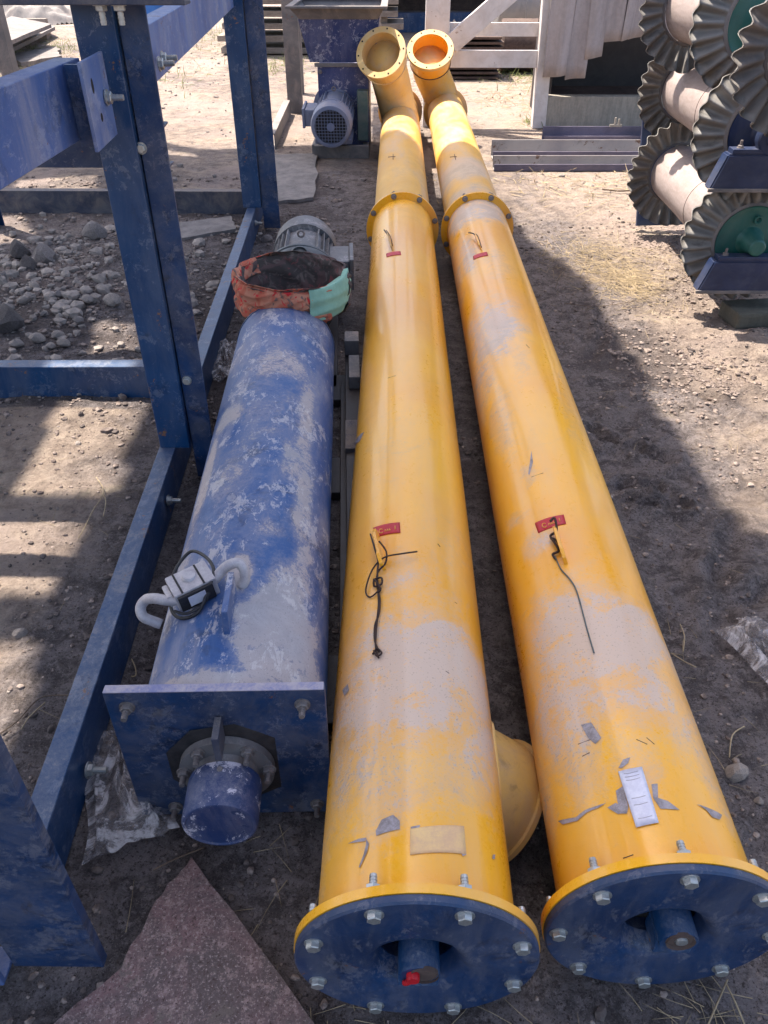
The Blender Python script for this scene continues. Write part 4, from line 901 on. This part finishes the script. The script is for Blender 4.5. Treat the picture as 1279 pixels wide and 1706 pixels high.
def roller(label, front, back, hubmat=TEAL, saddle=True, saddle_z=None, barrel=.145):
    f, b_ = Vector(front), Vector(back); d = (b_-f); L = d.length; d.normalize()
    t = thing('crown_wheel_roller', label, 'roller', f, 0, 'rollers stacked at the right'); dl = d
    lathe('barrel', [(barrel, .01), (barrel*1.0, .03), (barrel*.985, L*.3), (barrel*1.0, L*.5), (barrel*.985, L*.7), (barrel, L-.02)], ROLL, t, (0, 0, 0), dl, 64)
    lathe('barrel_seam', [(barrel*.99, -.002), (barrel+.0012, 0), (barrel*.99, .002)], BRN, t, dl*(L*.42), dl, 64)
    for pos, flip in ((0, 1), (L, -1)):
        o = link('crown_wheel', CRM, None, t, dl*pos); q = basis(dl*-flip); o.rotation_euler = (q.to_matrix() @ Matrix.Rotation(random.uniform(0, 6), 3, 'Z')).to_euler()
        lathe('end_ring', [(.147, -.012), (.156, -.014), (.160, -.006), (.160, .008), (.147, .012)], GREYP, t, dl*pos, dl*-flip, 56)
        if flip == 1:
            lathe('hub', [(0, .012), (.04, .010), (.11, .004), (.136, .004), (.146, .010)], hubmat, t, dl*(pos-.004), dl*-1, 48)
            lathe('shaft_boss', [(0, .105), (.028, .104), (.034, .098), (.044, .02), (.060, .0)], hubmat, t, dl*(pos-.012), dl*-1, 36)
            e = lathe('plug_ring', [(.009, 0), (.012, .006), (.017, .006), (.019, 0)], hubmat, t, dl*(pos-.018)+Vector((.01, 0, .09)), dl*-1, 20)
    if saddle:
        # trapezoid saddle bracket with top pad, front
        w_, h_, dp = .215, .135, .07; z1 = -.055
        bm = bmesh.new(); pts = [(-w_, z1-h_), (w_, z1-h_), (w_-.045, z1), (-w_+.045, z1)]
        F = [bm.verts.new((x, -.115-.0, z)) for x, z in pts]; K = [bm.verts.new((x, -.115+dp, z)) for x, z in pts]
        for i in range(4): bm.faces.new((F[i], F[(i+1) % 4], K[(i+1) % 4], K[i]))
        bm.faces.new(F[::-1]); bm.faces.new(K); bmesh.ops.bevel(bm, geom=bm.edges[:], offset=.006, segments=2, affect='EDGES')
        s = link('saddle', bm_mesh('saddle', bm, BLUS), None, t)
        box('saddle_lip', (-w_-.004, -.12, z1-h_-.006), (w_+.004, -.11, z1-h_+.008), GREYP, s, .002); box('saddle_pad', (-w_+.06, -.11, z1+.0005), (w_-.06, -.055, z1+.018), BLUS, s, .003)
        for x in (-.12, .12): bolt(s, (x, -.085, z1+.0185), (0, 0, 1), B_NUTD)
        # bearing block around the shaft
        lathe('bearing_block', [(.030, -.012), (.062, -.012), (.066, -.006), (.066, .03), (.060, .036), (.030, .036)], BLUS if hubmat is BLUS else BLUS, t, (0, -.075, 0), (0, -1, 0), 40, closed=True) if hubmat is BLUS else None
    return t
r1 = (1.545, 3.42, .335); 
roller('lowest roller of the stack, teal hub facing the camera above a dark blue saddle', V(1247, 400, 3.42), V(1127, 288, 4.60))
m1 = V(1275, 222, 3.40); m2 = V(1148, 150, 4.72)
roller('middle roller of the stack with dark blue bearing block and saddle', m1, m2, hubmat=BLUS)
u1 = V(1275, 38, 3.58); u2 = V(1158, 14, 4.50)
roller('upper roller of the stack, cut off by the top edge of the photo', u1, u2, saddle=False)
n2 = V(1352, 84, 3.02)
nr_ = roller('nearest roller, only its far crown wheel showing at the right edge', (n2.x+.03, 2.0, n2.z+.01), n2, saddle=False)
st = thing('trestle', 'steel trestle under the nearest roller at the right edge', 'trestle', (0, 0, 0))
for y in (2.15, 2.75):
    for x in (1.56, 1.80): box('leg', (x-.03, y-.03, 0), (x+.03, y+.03, .80), BLUS, st)
    box('cross_beam', (1.40, y-.03, .802), (1.85, y+.03, n2.z-.148), BLUS, st)
prism('back_plate', [(-.2, 0), (.2, 0), (.2, .02), (-.2, .02)], (m2.x+.02, 4.60, .05), (m2.x, 4.82, m2.z-.10), BLUS, thing('bracket_plate', 'dark blue plate leaning behind the middle roller', 'plate'), up=(0, 1, 0))
blk = thing('timber_block', 'mossy grey-green block wedged under the lowest saddle', 'block', (1.62, 3.30, 0))
box('block', (-.12, -.05, 0), (.16, .12, .075), stonemat('mossy_block', (.105, .10, .08), (.07, .068, .055)), blk, .015, rot=(0, 0, .15))

# ------------------------------------------------------------ slabs, sheet, boards
def slab(name, label, cat, pts, th, mat, z=0., bev=.004, rough=.0):
    c = sum((Vector(p) for p in pts), Vector((0, 0, 0)))/len(pts); bm = bmesh.new()
    P_ = []
    for i, p in enumerate(pts):
        q = Vector(pts[(i+1) % len(pts)]); p = Vector(p); n = 6 if rough else 1
        for k_ in range(n): pt = p.lerp(q, k_/n); P_.append(pt+Vector((random.uniform(-1, 1), random.uniform(-1, 1), 0))*rough*(k_ > 0))
    A = [bm.verts.new((p.x-c.x, p.y-c.y, 0)) for p in P_]; B = [bm.verts.new((p.x-c.x, p.y-c.y, th)) for p in P_]; n = len(P_)
    for i in range(n): bm.faces.new((A[i], A[(i+1) % n], B[(i+1) % n], B[i]))
    bm.faces.new(A[::-1]); bm.faces.new(B)
    me = bm_mesh(name, bm, mat); o = link(name, me, None, None, (c.x, c.y, z)); return tag(o, label, cat)
slab('steel_sheet', 'rust-pink speckled steel sheet lying in front of the feeder, pointed corner up', 'steel sheet',
     [G(321, 1436), G(560, 1760), (-.30, .25, 0), (-.62, .40, 0), G(205, 1620), G(262, 1508)], .005, SHEETM, .012, rough=.004)
slab('concrete_slab', 'broken grey concrete slab on the ground between frame and hopper', 'slab', [G(455, 262), G(530, 262), G(522, 335), G(452, 343)], .02, CONC, .004, rough=.02)
slab('concrete_strip', 'narrow pale concrete strip lying beyond the front blue post', 'slab', [G(262, 384), G(386, 368), G(393, 390), G(268, 411)], .02, CONC, .01, rough=.01)
slab('concrete_slab', 'flat pale slab on sunny ground at the far left', 'slab', [G(12, 98), G(96, 84), G(104, 100), G(36, 112)], .05, CONC, .004, rough=.03)
for i, (cs, z, lb, m_) in enumerate((([(-30, 88), (70, 40), (92, 50), (-20, 108)], .10, 'lower sheet of the board pile at the far left', GREYP), ([(-40, 66), (20, 32), (86, 46), (-8, 86)], .26, 'top pale sheet of the board pile at the far left', CONC))):
    slab('board', lb, 'board', [G(x, y, z) for x, y in cs], .045, m_, z, rough=.01)
bx = G(10, 92); bb = thing('timber_bearer', 'timber bearers under the board pile at the far left', 'timber', (0, 0, 0)); 
for q in ((-10, 80), (50, 66)):
    g = G(*q); box('bearer', (g.x-.3, g.y-.06, 0), (g.x+.3, g.y+.06, .10), TIMBER, bb)
    box('bearer', (g.x-.2, g.y+.3, 0), (g.x+.2, g.y+.4, .26), TIMBER, bb)
tp = thing('tarpaulin', 'grey wrinkled tarpaulin heap behind the board pile', 'tarpaulin', (0, 0, 0))
def heap(name, c, rx_, ry_, h_, mat, parent=None, seed=0., n=36, wr=.25, base=0.):
    vs, fs = [], []
    for j in range(n+1):
        for i in range(n+1):
            u, v = i/n*2-1, j/n*2-1; rr = min(1, math.hypot(u, v)); p = Vector((u*2.2+seed, v*2.2, seed))
            hgt = max(0, 1-rr*rr)**.7*h_*(1+wr*mn.fractal(p, .8, 2.1, 4))+(.02*h_ if rr < 1 else 0)
            vs.append((c[0]+u*rx_*(1+.15*mn.noise(p*.7)), c[1]+v*ry_*(1+.15*mn.noise(p*.7+Vector((5, 5, 5)))), base+hgt))
    for j in range(n):
        for i in range(n):
            u, v = (i+.5)/n*2-1, (j+.5)/n*2-1
            if math.hypot(u, v) < 1.02: a_ = j*(n+1)+i; fs.append((a_, a_+1, a_+n+2, a_+n+1))
    return link(name, pydata(name, vs, fs, mat, True), None, parent)
g = G(62, 36); heap('tarpaulin_sheet', (g.x, g.y), 1.0, .8, .35, GREYP, tp, 3., wr=.9)
g = G(10, 34); tag(heap('white_sack', (g.x, g.y), .8, .7, .45, CONC, None, 8.), 'pale full sack at the top left corner behind the boards', 'sack')

# far background: boards stack, shed, tank, barrel
tm = thing('board_stack', 'stack of weathered grey boards behind the hopper', 'board stack', (0, 0, 0))
g = V(400, 55, 12.5)
for i in range(9):
    z = .02+i*.145; dx = random.uniform(-.06, .06)
    box('board', (-2.45+dx, 12.5, z), (.05+dx, 13.3, z+.07), TIMBER, tm, .004)
    if i < 8:
        for x in (-2.2, -1.2, -.2): box('spacer', (x, 12.56, z+.0705), (x+.08, 13.2, z+.1445), TIMBER, tm, .003)
for i, x in enumerate((-1.85, -1.42, -1.05, -.25)):
    t = thing('timber_prop', ('leftmost', 'second', 'third', 'rightmost')[i]+' upright pale prop in front of the board stack behind the hopper', 'prop', (x, 12.3, 0)); box('prop', (-.05, 0, 0), (.05, .06, 1.7), TIMBER if i % 2 else GREYP, t, .004)
sh = thing('shed', 'dark open shed at the back of the yard', 'shed', (0, 0, 0))
box('back_wall', (-1.0, 20, 0), (9, 20.1, 3.5), BRN, sh, 0); box('roof', (-1.2, 14.4, 3.5), (9.2, 20.3, 3.58), BRN, sh, 0)
box('side_wall', (-1.05, 14.6, 0), (-.99, 20, 3.49), BRN, sh, 0)
for x in (-.9, 3.6, 9.0): box('post', (x, 14.5, 0), (x+.12, 14.62, 3.49), BLUD, sh, .003)
bp = thing('blue_girder', 'long dark blue girder lying in the shade of the shed', 'girder', (0, 0, 0)); prism('girder', rect(.25, .28), (-.2, 15.6, 0), (3.0, 15.9, 0), BLUF, bp)
tk = thing('grey_tank', 'battered grey drum lying behind the white frame', 'drum', V(888, 22, 12.3)); tk.location.z = .62
DR = painted('battered_galvanised_drum', (.30, .29, .28), (.22, .21, .21), (.42, .38, .35), .3, .2, .5, thr=.5, rust=.3)
lathe('drum_shell', [(0, -.55), (.30, -.55), (.32, -.54), (.32, -.2), (.328, -.19), (.32, -.18), (.32, .18), (.328, .19), (.32, .2), (.32, .54), (.30, .55), (0, .55)], DR, tk, (0, 0, 0), (1, .15, 0), 40)
for x in (-.4, .4): box('cradle', (x-.05, -.2, -.62), (x+.05, .2, -.30), BRN, tk)
dk = thing('scrap_sheet_stack', 'dark stack of ribbed scrap sheets seen through the white frame', 'sheet stack', (0, 0, 0))
g = V(800, 75, 10.3)
for i in range(9): box('sheet', (g.x-.55+random.uniform(-.03, .03), 10.3, .01+i*.05), (g.x+.25+random.uniform(-.03, .03), 10.9, .035+i*.05), BRN, dk, .003)
g = V(880, 78, 11); dk2 = thing('scrap_roll', 'dark rolled scrap under the grey drum', 'scrap', (g.x, 11, .28)); lathe('roll', [(.0, -.35), (.26, -.35), (.28, -.33), (.28, .33), (.26, .35), (0, .35)], BRN, dk2, (0, 0, 0), (1, 0, 0), 32)
g = V(757, 33, 13.5); tag(heap('white_bag', (g.x, 13.5), .16, .2, .32, CONC, None, 1.), 'small white bag just right of the white post', 'bag')
g = V(795, 36, 13.5); tag(heap('grey_bag', (g.x, 13.2), .3, .3, .34, CONC, None, 4.), 'grey full bag behind the diagonal white brace', 'bag')
g = G(745, 47); tag(heap('rag_pile', (g.x-.15, g.y), .55, .5, .12, simple('blue_grey_rag', (.30, .30, .38), (.42, .36, .28), 4, .9), None, 6., wr=1.2), 'small crumpled rag pile left of the white post', 'rag')
br = thing('barrel', 'bright blue plastic barrel beyond the frame at the top left', 'barrel', V(252, 22, 14)); br.location.z = 0
lathe('barrel_shell', [(0, 0), (.27, 0), (.30, .05), (.31, .3), (.32, .31), (.31, .33), (.31, .6), (.32, .61), (.31, .63), (.30, .88), (.26, .92), (0, .92)], BSHEET, br, (0, 0, 0), (0, 0, 1), 36)
pw = thing('brown_post', 'short rusty brown post beside the blue barrel', 'post', G(222, 52)); box('post', (-.10, 0, 0), (.12, .1, 1.5), BRN, pw)
pq = thing('pale_panel', 'pale board leaning on the rusty post', 'board', G(216, 50)); box('panel', (-.05, -.12, 0), (.22, -.08, .55), CONC, pq, rot=(R(-8), 0, 0))

# ------------------------------------------------------------ stones, gravel, clods
def rock_mesh(seed, mat, sub=2, flat=.65):
    bm = bmesh.new(); bmesh.ops.create_icosphere(bm, subdivisions=sub, radius=1)
    for v_ in bm.verts:
        p = v_.co*1.1+Vector((seed*7.1, seed*3.3, seed)); d = 1+.35*mn.noise(p)+.18*mn.noise(p*2.3)
        v_.co = Vector((v_.co.x*d, v_.co.y*d*.8, v_.co.z*d*flat))
    # a few flat breaks
    r_ = random.Random(seed)
    for _ in range(10):
        n_ = Vector((r_.uniform(-1, 1), r_.uniform(-1, 1), r_.uniform(-.2, 1))).normalized(); c = r_.uniform(.55, .8)
        for v_ in bm.verts:
            e = v_.co.dot(n_)-c
            if e > 0: v_.co -= n_*e*.9
    return bm_mesh('rock_mesh', bm, mat)
RM = {m.name: [rock_mesh(i+1, m) for i in range(4)] for m in (STONE, STONEL, STONED)}
def rock(label, px, py, size, mat=STONE, group=None, zs=1., sink=.25):
    g = G(px, py); z = gz(g.x, g.y); g = G(px, py, z); s = size/2
    o = link('stone', random.choice(RM[mat.name]), None, None, (g.x, g.y, z+s*.6*(1-sink)*zs), (random.uniform(-.3, .3), random.uniform(-.3, .3), random.uniform(0, 6)), (s, s, s*zs))
    return tag(o, label, 'stone', group)
rock('tan lumpy clod of dried mud right of the right yellow pipe', 1223, 1292, .055, stonemat('tan_clod', (.24, .19, .12), (.15, .12, .08)) if False else STONEL)
rock('small smooth pale pebble right of the tan clod', 1264, 1336, .022, STONEL)
rock('pale stone alone on the bare soil left of the long blue rail', 36, 1058, .038, STONEL)
rock('small pale stone in the shade edge of the lowest saddle', 1215, 518, .035, STONEL)
rock('big rounded dark mauve boulder at the top of the rubble', 160, 398, .15, STONE, zs=1.1)
rock('round dark stone, upper left of the rubble', 32, 428, .13, STONED, zs=1.2)
rock('dark smooth stone next to the mauve lump in the rubble', 50, 450, .11, STONED, zs=1.2)
rock('mauve lumpy stone in the middle of the rubble', 76, 438, .14, STONE, zs=1.2)
rock('large dark block at the left edge of the rubble', 16, 548, .17, STONED, zs=1.1)
rock('flat pale stone at the right of the rubble by the post', 190, 508, .10, STONEL)
GRP = 'rubble stones heaped left of the blue post'
lb = 'fist-sized pale grey rubble stone in the heap left of the blue post'
spots = [(20, 395), (100, 405), (130, 425), (60, 480), (22, 490), (95, 490), (145, 505), (70, 525), (100, 530), (125, 470), (10, 520), (62, 570), (95, 560), (30, 575), (85, 580), (130, 540), (40, 505), (150, 465), (115, 395), (80, 410), (10, 460), (165, 480), (110, 575), (140, 590)]
for px, py in spots: rock(lb, px+random.uniform(-3, 3), py+random.uniform(-3, 3), random.uniform(.035, .075), random.choice((STONE, STONEL, STONEL)), GRP, zs=.9)
rock('small rounded pebble beside the concrete slab in shade', 445, 402, .07, STONE)

def scatter_rocks(name, pts, mat, verts_seed=3):
    """joined low-poly pebbles"""
    base = []
    for s_ in range(5):
        bm = bmesh.new(); bmesh.ops.create_icosphere(bm, subdivisions=1, radius=1)
        for v_ in bm.verts: v_.co = v_.co*(1+.45*mn.noise(v_.co*1.3+Vector((s_*5., 1, 2)))); v_.co.z *= .7
        bm.verts.index_update(); base.append((np.array([v.co[:] for v in bm.verts]), np.array([[v.index for v in f.verts] for f in bm.faces]))); bm.free()
    V_, F_ = [], []; off = 0
    for x, y, z, s_ in pts:
        bv, bf_ = base[rng.integers(5)]; a = rng.uniform(0, 6.28); ca, sa = math.cos(a), math.sin(a)
        v = bv*s_*rng.uniform(.7, 1.3, 3); v = np.stack([v[:, 0]*ca-v[:, 1]*sa, v[:, 0]*sa+v[:, 1]*ca, v[:, 2]], 1)+np.array([x, y, z])
        V_.append(v); F_.append(bf_+off); off += len(v)
    me = pydata(name, np.concatenate(V_).tolist(), np.concatenate(F_).tolist(), mat); o = link(name, me); return o
def pts_region(n, x0, x1, y0, y1, s0, s1, dens=None):
    out = []
    while len(out) < n:
        x, y = rng.uniform(x0, x1), rng.uniform(y0, y1)
        if dens and rng.uniform() > dens(x, y): continue
        s_ = s0*(s1/s0)**(rng.uniform()**2.2); out.append((x, y, gz(x, y)+s_*.25, s_))
    return out
cx_, cy_ = G(100, 480).xy
def dheap(x, y): return math.exp(-(((x-cx_)/.55)**2+((y-cy_)/.7)**2))
o = scatter_rocks('rubble_gravel', pts_region(900, cx_-1.3, cx_+.9, cy_-1.3, cy_+1.5, .005, .04, lambda x, y: dheap(x, y)*(.25+max(0, mn.noise(Vector((x*3, y*3, 2))))*2.5)), STONEL); tag(o, 'loose pale gravel and crumbs of the rubble heap left of the post', 'gravel', kind='stuff')
o = scatter_rocks('dark_crumbs', pts_region(3500, cx_-1.4, cx_+1.3, cy_-1.4, cy_+2.2, .004, .02, lambda x, y: .2+.6*dheap(x, y)), SOILC); tag(o, 'dark soil crumbs mixed through the rubble', 'crumbs', kind='stuff')
def notpipe(x, y):
    if -.16 < x < .64 and y < 7.2: return .3
    return .5+.5*max(0, mn.noise(Vector((x*2, y*2, 4)))*2)
o = scatter_rocks('soil_clods', pts_region(9000, -1.7, 2.0, .3, 4.8, .0022, .010, notpipe), SOILC); tag(o, 'small clods of soil scattered over the bare ground', 'clods', kind='stuff')
o = scatter_rocks('soil_clods', pts_region(2500, .9, 2.4, 1.2, 4.6, .004, .014, lambda x, y: max(0, .2+mn.noise(Vector((x*1.6, y*1.6, 9)))*2)), SOILC); tag(o, 'coarser clods on the sunny trampled soil at the right', 'clods', kind='stuff')
DARKC = simple('dark_earth_clod', (.07, .055, .05), (.12, .095, .085), 40, .95)
o = scatter_rocks('dark_clods', pts_region(2600, -1.8, 2.4, .4, 4.9, .003, .013, lambda x, y: max(0, .25+mn.noise(Vector((x*2.2, y*2.2, 19)))*1.8)), DARKC); tag(o, 'dark crumbs of damp earth scattered over the paler soil', 'crumbs', kind='stuff')
o = scatter_rocks('pebbles', pts_region(230, -1.9, 2.2, .3, 5.0, .003, .010), STONEL); tag(o, 'pale pebbles scattered on the ground', 'pebbles', kind='stuff')
def far_pts(n):
    return [(x, y, rng.uniform(0, .01), rng.uniform(.004, .010)+.022*rng.uniform()**8) for x, y in zip(rng.uniform(-4.5, 3.6, n), rng.uniform(5, 14, n))]
o = scatter_rocks('yard_litter', far_pts(1500), STONE); tag(o, 'stony litter over the far sunny yard', 'litter', kind='stuff')

# ------------------------------------------------------------ straw, grass, twigs
def blades(name, pts, mat, hmin, hmax, flat=.3, r_=.0012, n_seg=3, curl=.5):
    V_, F_ = [], []
    for x, y, z in pts:
        L = rng.uniform(hmin, hmax); a = rng.uniform(0, 6.28); el = rng.uniform(0, 1)**1.5*flat*1.4+.02
        d = Vector((math.cos(a)*math.cos(el), math.sin(a)*math.cos(el), math.sin(el))); s = Vector((-d.y, d.x, 0)).normalized(); p = Vector((x, y, z+.002)); i0 = len(V_)
        bend = Vector((rng.uniform(-1, 1), rng.uniform(-1, 1), -.5))*curl
        for k_ in range(n_seg+1):
            t = k_/n_seg; q = p+d*(L*t)+bend*(L*t*t*.4); q.z = max(q.z, z+.002); wd = r_*(1-.7*t)
            V_ += [tuple(q-s*wd), tuple(q+s*wd), tuple(q+Vector((0, 0, wd)))]
        for k_ in range(n_seg):
            a_ = i0+3*k_
            for u, v in ((0, 1), (1, 2), (2, 0)): F_.append((a_+u, a_+v, a_+3+v, a_+3+u))
    return link(name, pydata(name, V_, F_, mat))
def gpts(n, c, s): 
    out = []
    for _ in range(n):
        x, y = rng.normal(c[0], s[0]), rng.normal(c[1], s[1]); out.append((x, y, gz(x, y)))
    return out
def gsets(name, label, spots_, mat, h0, h1, flat, r_=.0012, **kw):
    P_ = []
    for px, py, n, sx, sy in spots_: g = G(px, py); P_ += gpts(n, (g.x, g.y), (sx, sy))
    return tag(blades(name, P_, mat, h0, h1, flat, r_, **kw), label, 'grass', kind='stuff')
gsets('dry_grass', 'patch of flattened dry straw-coloured grass on the sunlit soil', [(1020, 455, 600, .10, .22), (1060, 475, 400, .06, .12), (985, 430, 260, .10, .22), (1080, 440, 160, .12, .15), (930, 430, 60, .08, .1)], STRAW, .03, .13, .35)
gsets('straw_litter', 'loose straws and dead stems strewn over the soil', [(1150, 1100, 14, .08, .2), (1000, 600, 30, .2, .5), (1100, 420, 60, .4, .5), (900, 330, 60, .3, .5), (1200, 1300, 10, .06, .1), (60, 1100, 12, .3, .3), (150, 800, 20, .3, .4), (300, 1600, 5, .1, .1), (690, 1700, 8, .12, .03), (1200, 1690, 26, .06, .02), (560, 1690, 9, .05, .02), (480, 1400, 4, .06, .1), (460, 1450, 7, .05, .04), (1190, 700, 30, .2, .4)], STRAW, .02, .10, .12, .0008)
gsets('weeds', 'tufts of yellow-green weeds in the far sunny yard', [(870, 125, 260, .3, .5), (800, 118, 260, .4, .5), (100, 80, 300, .4, .6), (60, 130, 200, .3, .3), (455, 110, 200, .25, .5), (350, 60, 200, .3, 1.0), (1000, 150, 0, .3, .3), (895, 205, 80, .06, .08), (260, 130, 120, .3, .6)], GREENG, .04, .16, .9, .004)
gsets('dry_weeds', 'dry yellow grass around the far sunny yard', [(850, 120, 500, .7, 1.2), (900, 170, 300, .5, .5), (60, 120, 500, .6, .8), (330, 70, 300, .6, 1.4), (1000, 310, 220, .5, .3)], STRAW, .04, .14, .5, .0035)
def stem(label, pts, r_=.0022, mat=TWIG, cat='twig'):
    P_ = []
    for x, y, *q in pts: g = G(x, y, q[0] if q else .012); P_.append(g)
    return tag(tube('twig', P_, r_, mat, None, seg=5), label, cat)
sd = [('forked dry stem lying left of the long blue rail', [(160, 795), (172, 815), (168, 830), (155, 850), (140, 880), (130, 897)], STRAW), ('short pale stem crossing the forked one', [(170, 822), (176, 835), (172, 860)], STRAW),
      ('long bent twig on the soil by the near post', [(0, 1222), (30, 1200), (55, 1172), (75, 1160), (118, 1158)], TWIG), ('pale twig parallel to the bent one', [(35, 1215), (48, 1195), (75, 1170)], STRAW),
      ('slanting dry stalk in the shade below the bearing cap', [(255, 1450), (290, 1432), (340, 1412)], TWIG), ('upright dry stalk at the right pipe edge', [(1133, 1040), (1140, 1060), (1138, 1085)], STRAW),
      ('dry stalk lying against the right yellow pipe', [(1118, 1088), (1140, 1102), (1160, 1112)], STRAW), ('bent straw beside the tan clod', [(1215, 1262), (1220, 1225), (1240, 1210)], STRAW),
      ('pale hooked straw near the square plate', [(219, 1098), (225, 1112), (226, 1125), (218, 1127)], STRAW), ('dark twig on the shaded soil right of the pipes', [(1180, 600), (1200, 612), (1217, 618)], TWIG),
      ('dark stick standing out of the straw at the right', [(925, 480), (932, 460), (938, 442)], TWIG), ('long thin twig curving over the sunny soil', [(940, 505), (1000, 510), (1080, 495), (1130, 470), (1150, 455)], TWIG),
      ('straw crossing the soil at the bottom right corner', [(1180, 1706, .05), (1200, 1660, .05), (1212, 1632, .03)], STRAW), ('second straw at the bottom right corner', [(1240, 1706, .02), (1225, 1670, .03), (1210, 1640, .03)], STRAW),
      ('short flat stick left of the lowest crown wheel', [(1003, 315, .02), (1030, 318, .02), (1052, 317, .02)], TWIG)]
for l_, p_, m_ in sd: stem(l_, p_, .0055 if 'flat stick' in l_ else .0016, m_)

# ------------------------------------------------------------ plastic bags
def bag(label, corners, seed, h_=.05, n=44, z=.01, fold=1.):
    cs = [G(*c[:2], c[2] if len(c) > 2 else z) for c in corners]; c0 = sum(cs, Vector())/4; vs, fs = [], []
    for j in range(n+1):
        for i in range(n+1):
            u, v = i/n, j/n; p = cs[0]*(1-u)*(1-v)+cs[1]*u*(1-v)+cs[2]*u*v+cs[3]*(1-u)*v
            e = min(u, 1-u, v, 1-v)*4; e = min(1, e)
            q = Vector((u*3.0+seed, v*1.3+u*.5, seed)); r1_ = 1-abs(mn.noise(q*1.7)*2); r2_ = 1-abs(mn.noise(q*4.1)*2); r3_ = mn.noise(q*9)
            hz = h_*(.25+.5*max(0, r1_)*fold+.10*max(0, r2_)+.02*r3_)*(.25+.75*e)
            w_ = Vector((mn.noise(q*1.4), mn.noise(q*1.4+Vector((4, 4, 4))), 0))*.03
            vs.append(tuple(p+w_+Vector((0, 0, hz))-c0*1.0))
    for j in range(n):
        for i in range(n): a_ = j*(n+1)+i; fs.append((a_, a_+1, a_+n+2, a_+n+1))
    o = link('plastic_bag', pydata('plastic_bag', vs, fs, FILM, True), None, None, c0); return tag(o, label, 'plastic bag')
bag('crumpled clear plastic bag on the soil at the right edge', [(1195, 1062), (1235, 1032), (1330, 1050), (1310, 1165)], 1.3, .07)
bag('cloudy plastic bag lying beneath the square end plate of the feeder', [(165, 1215), (235, 1230), (300, 1385), (132, 1440)], 4.2, .06)
bag('small crumpled bag between the rail and the blue pipe', [(372, 570), (402, 572), (400, 628), (352, 640)], 7.7, .07)
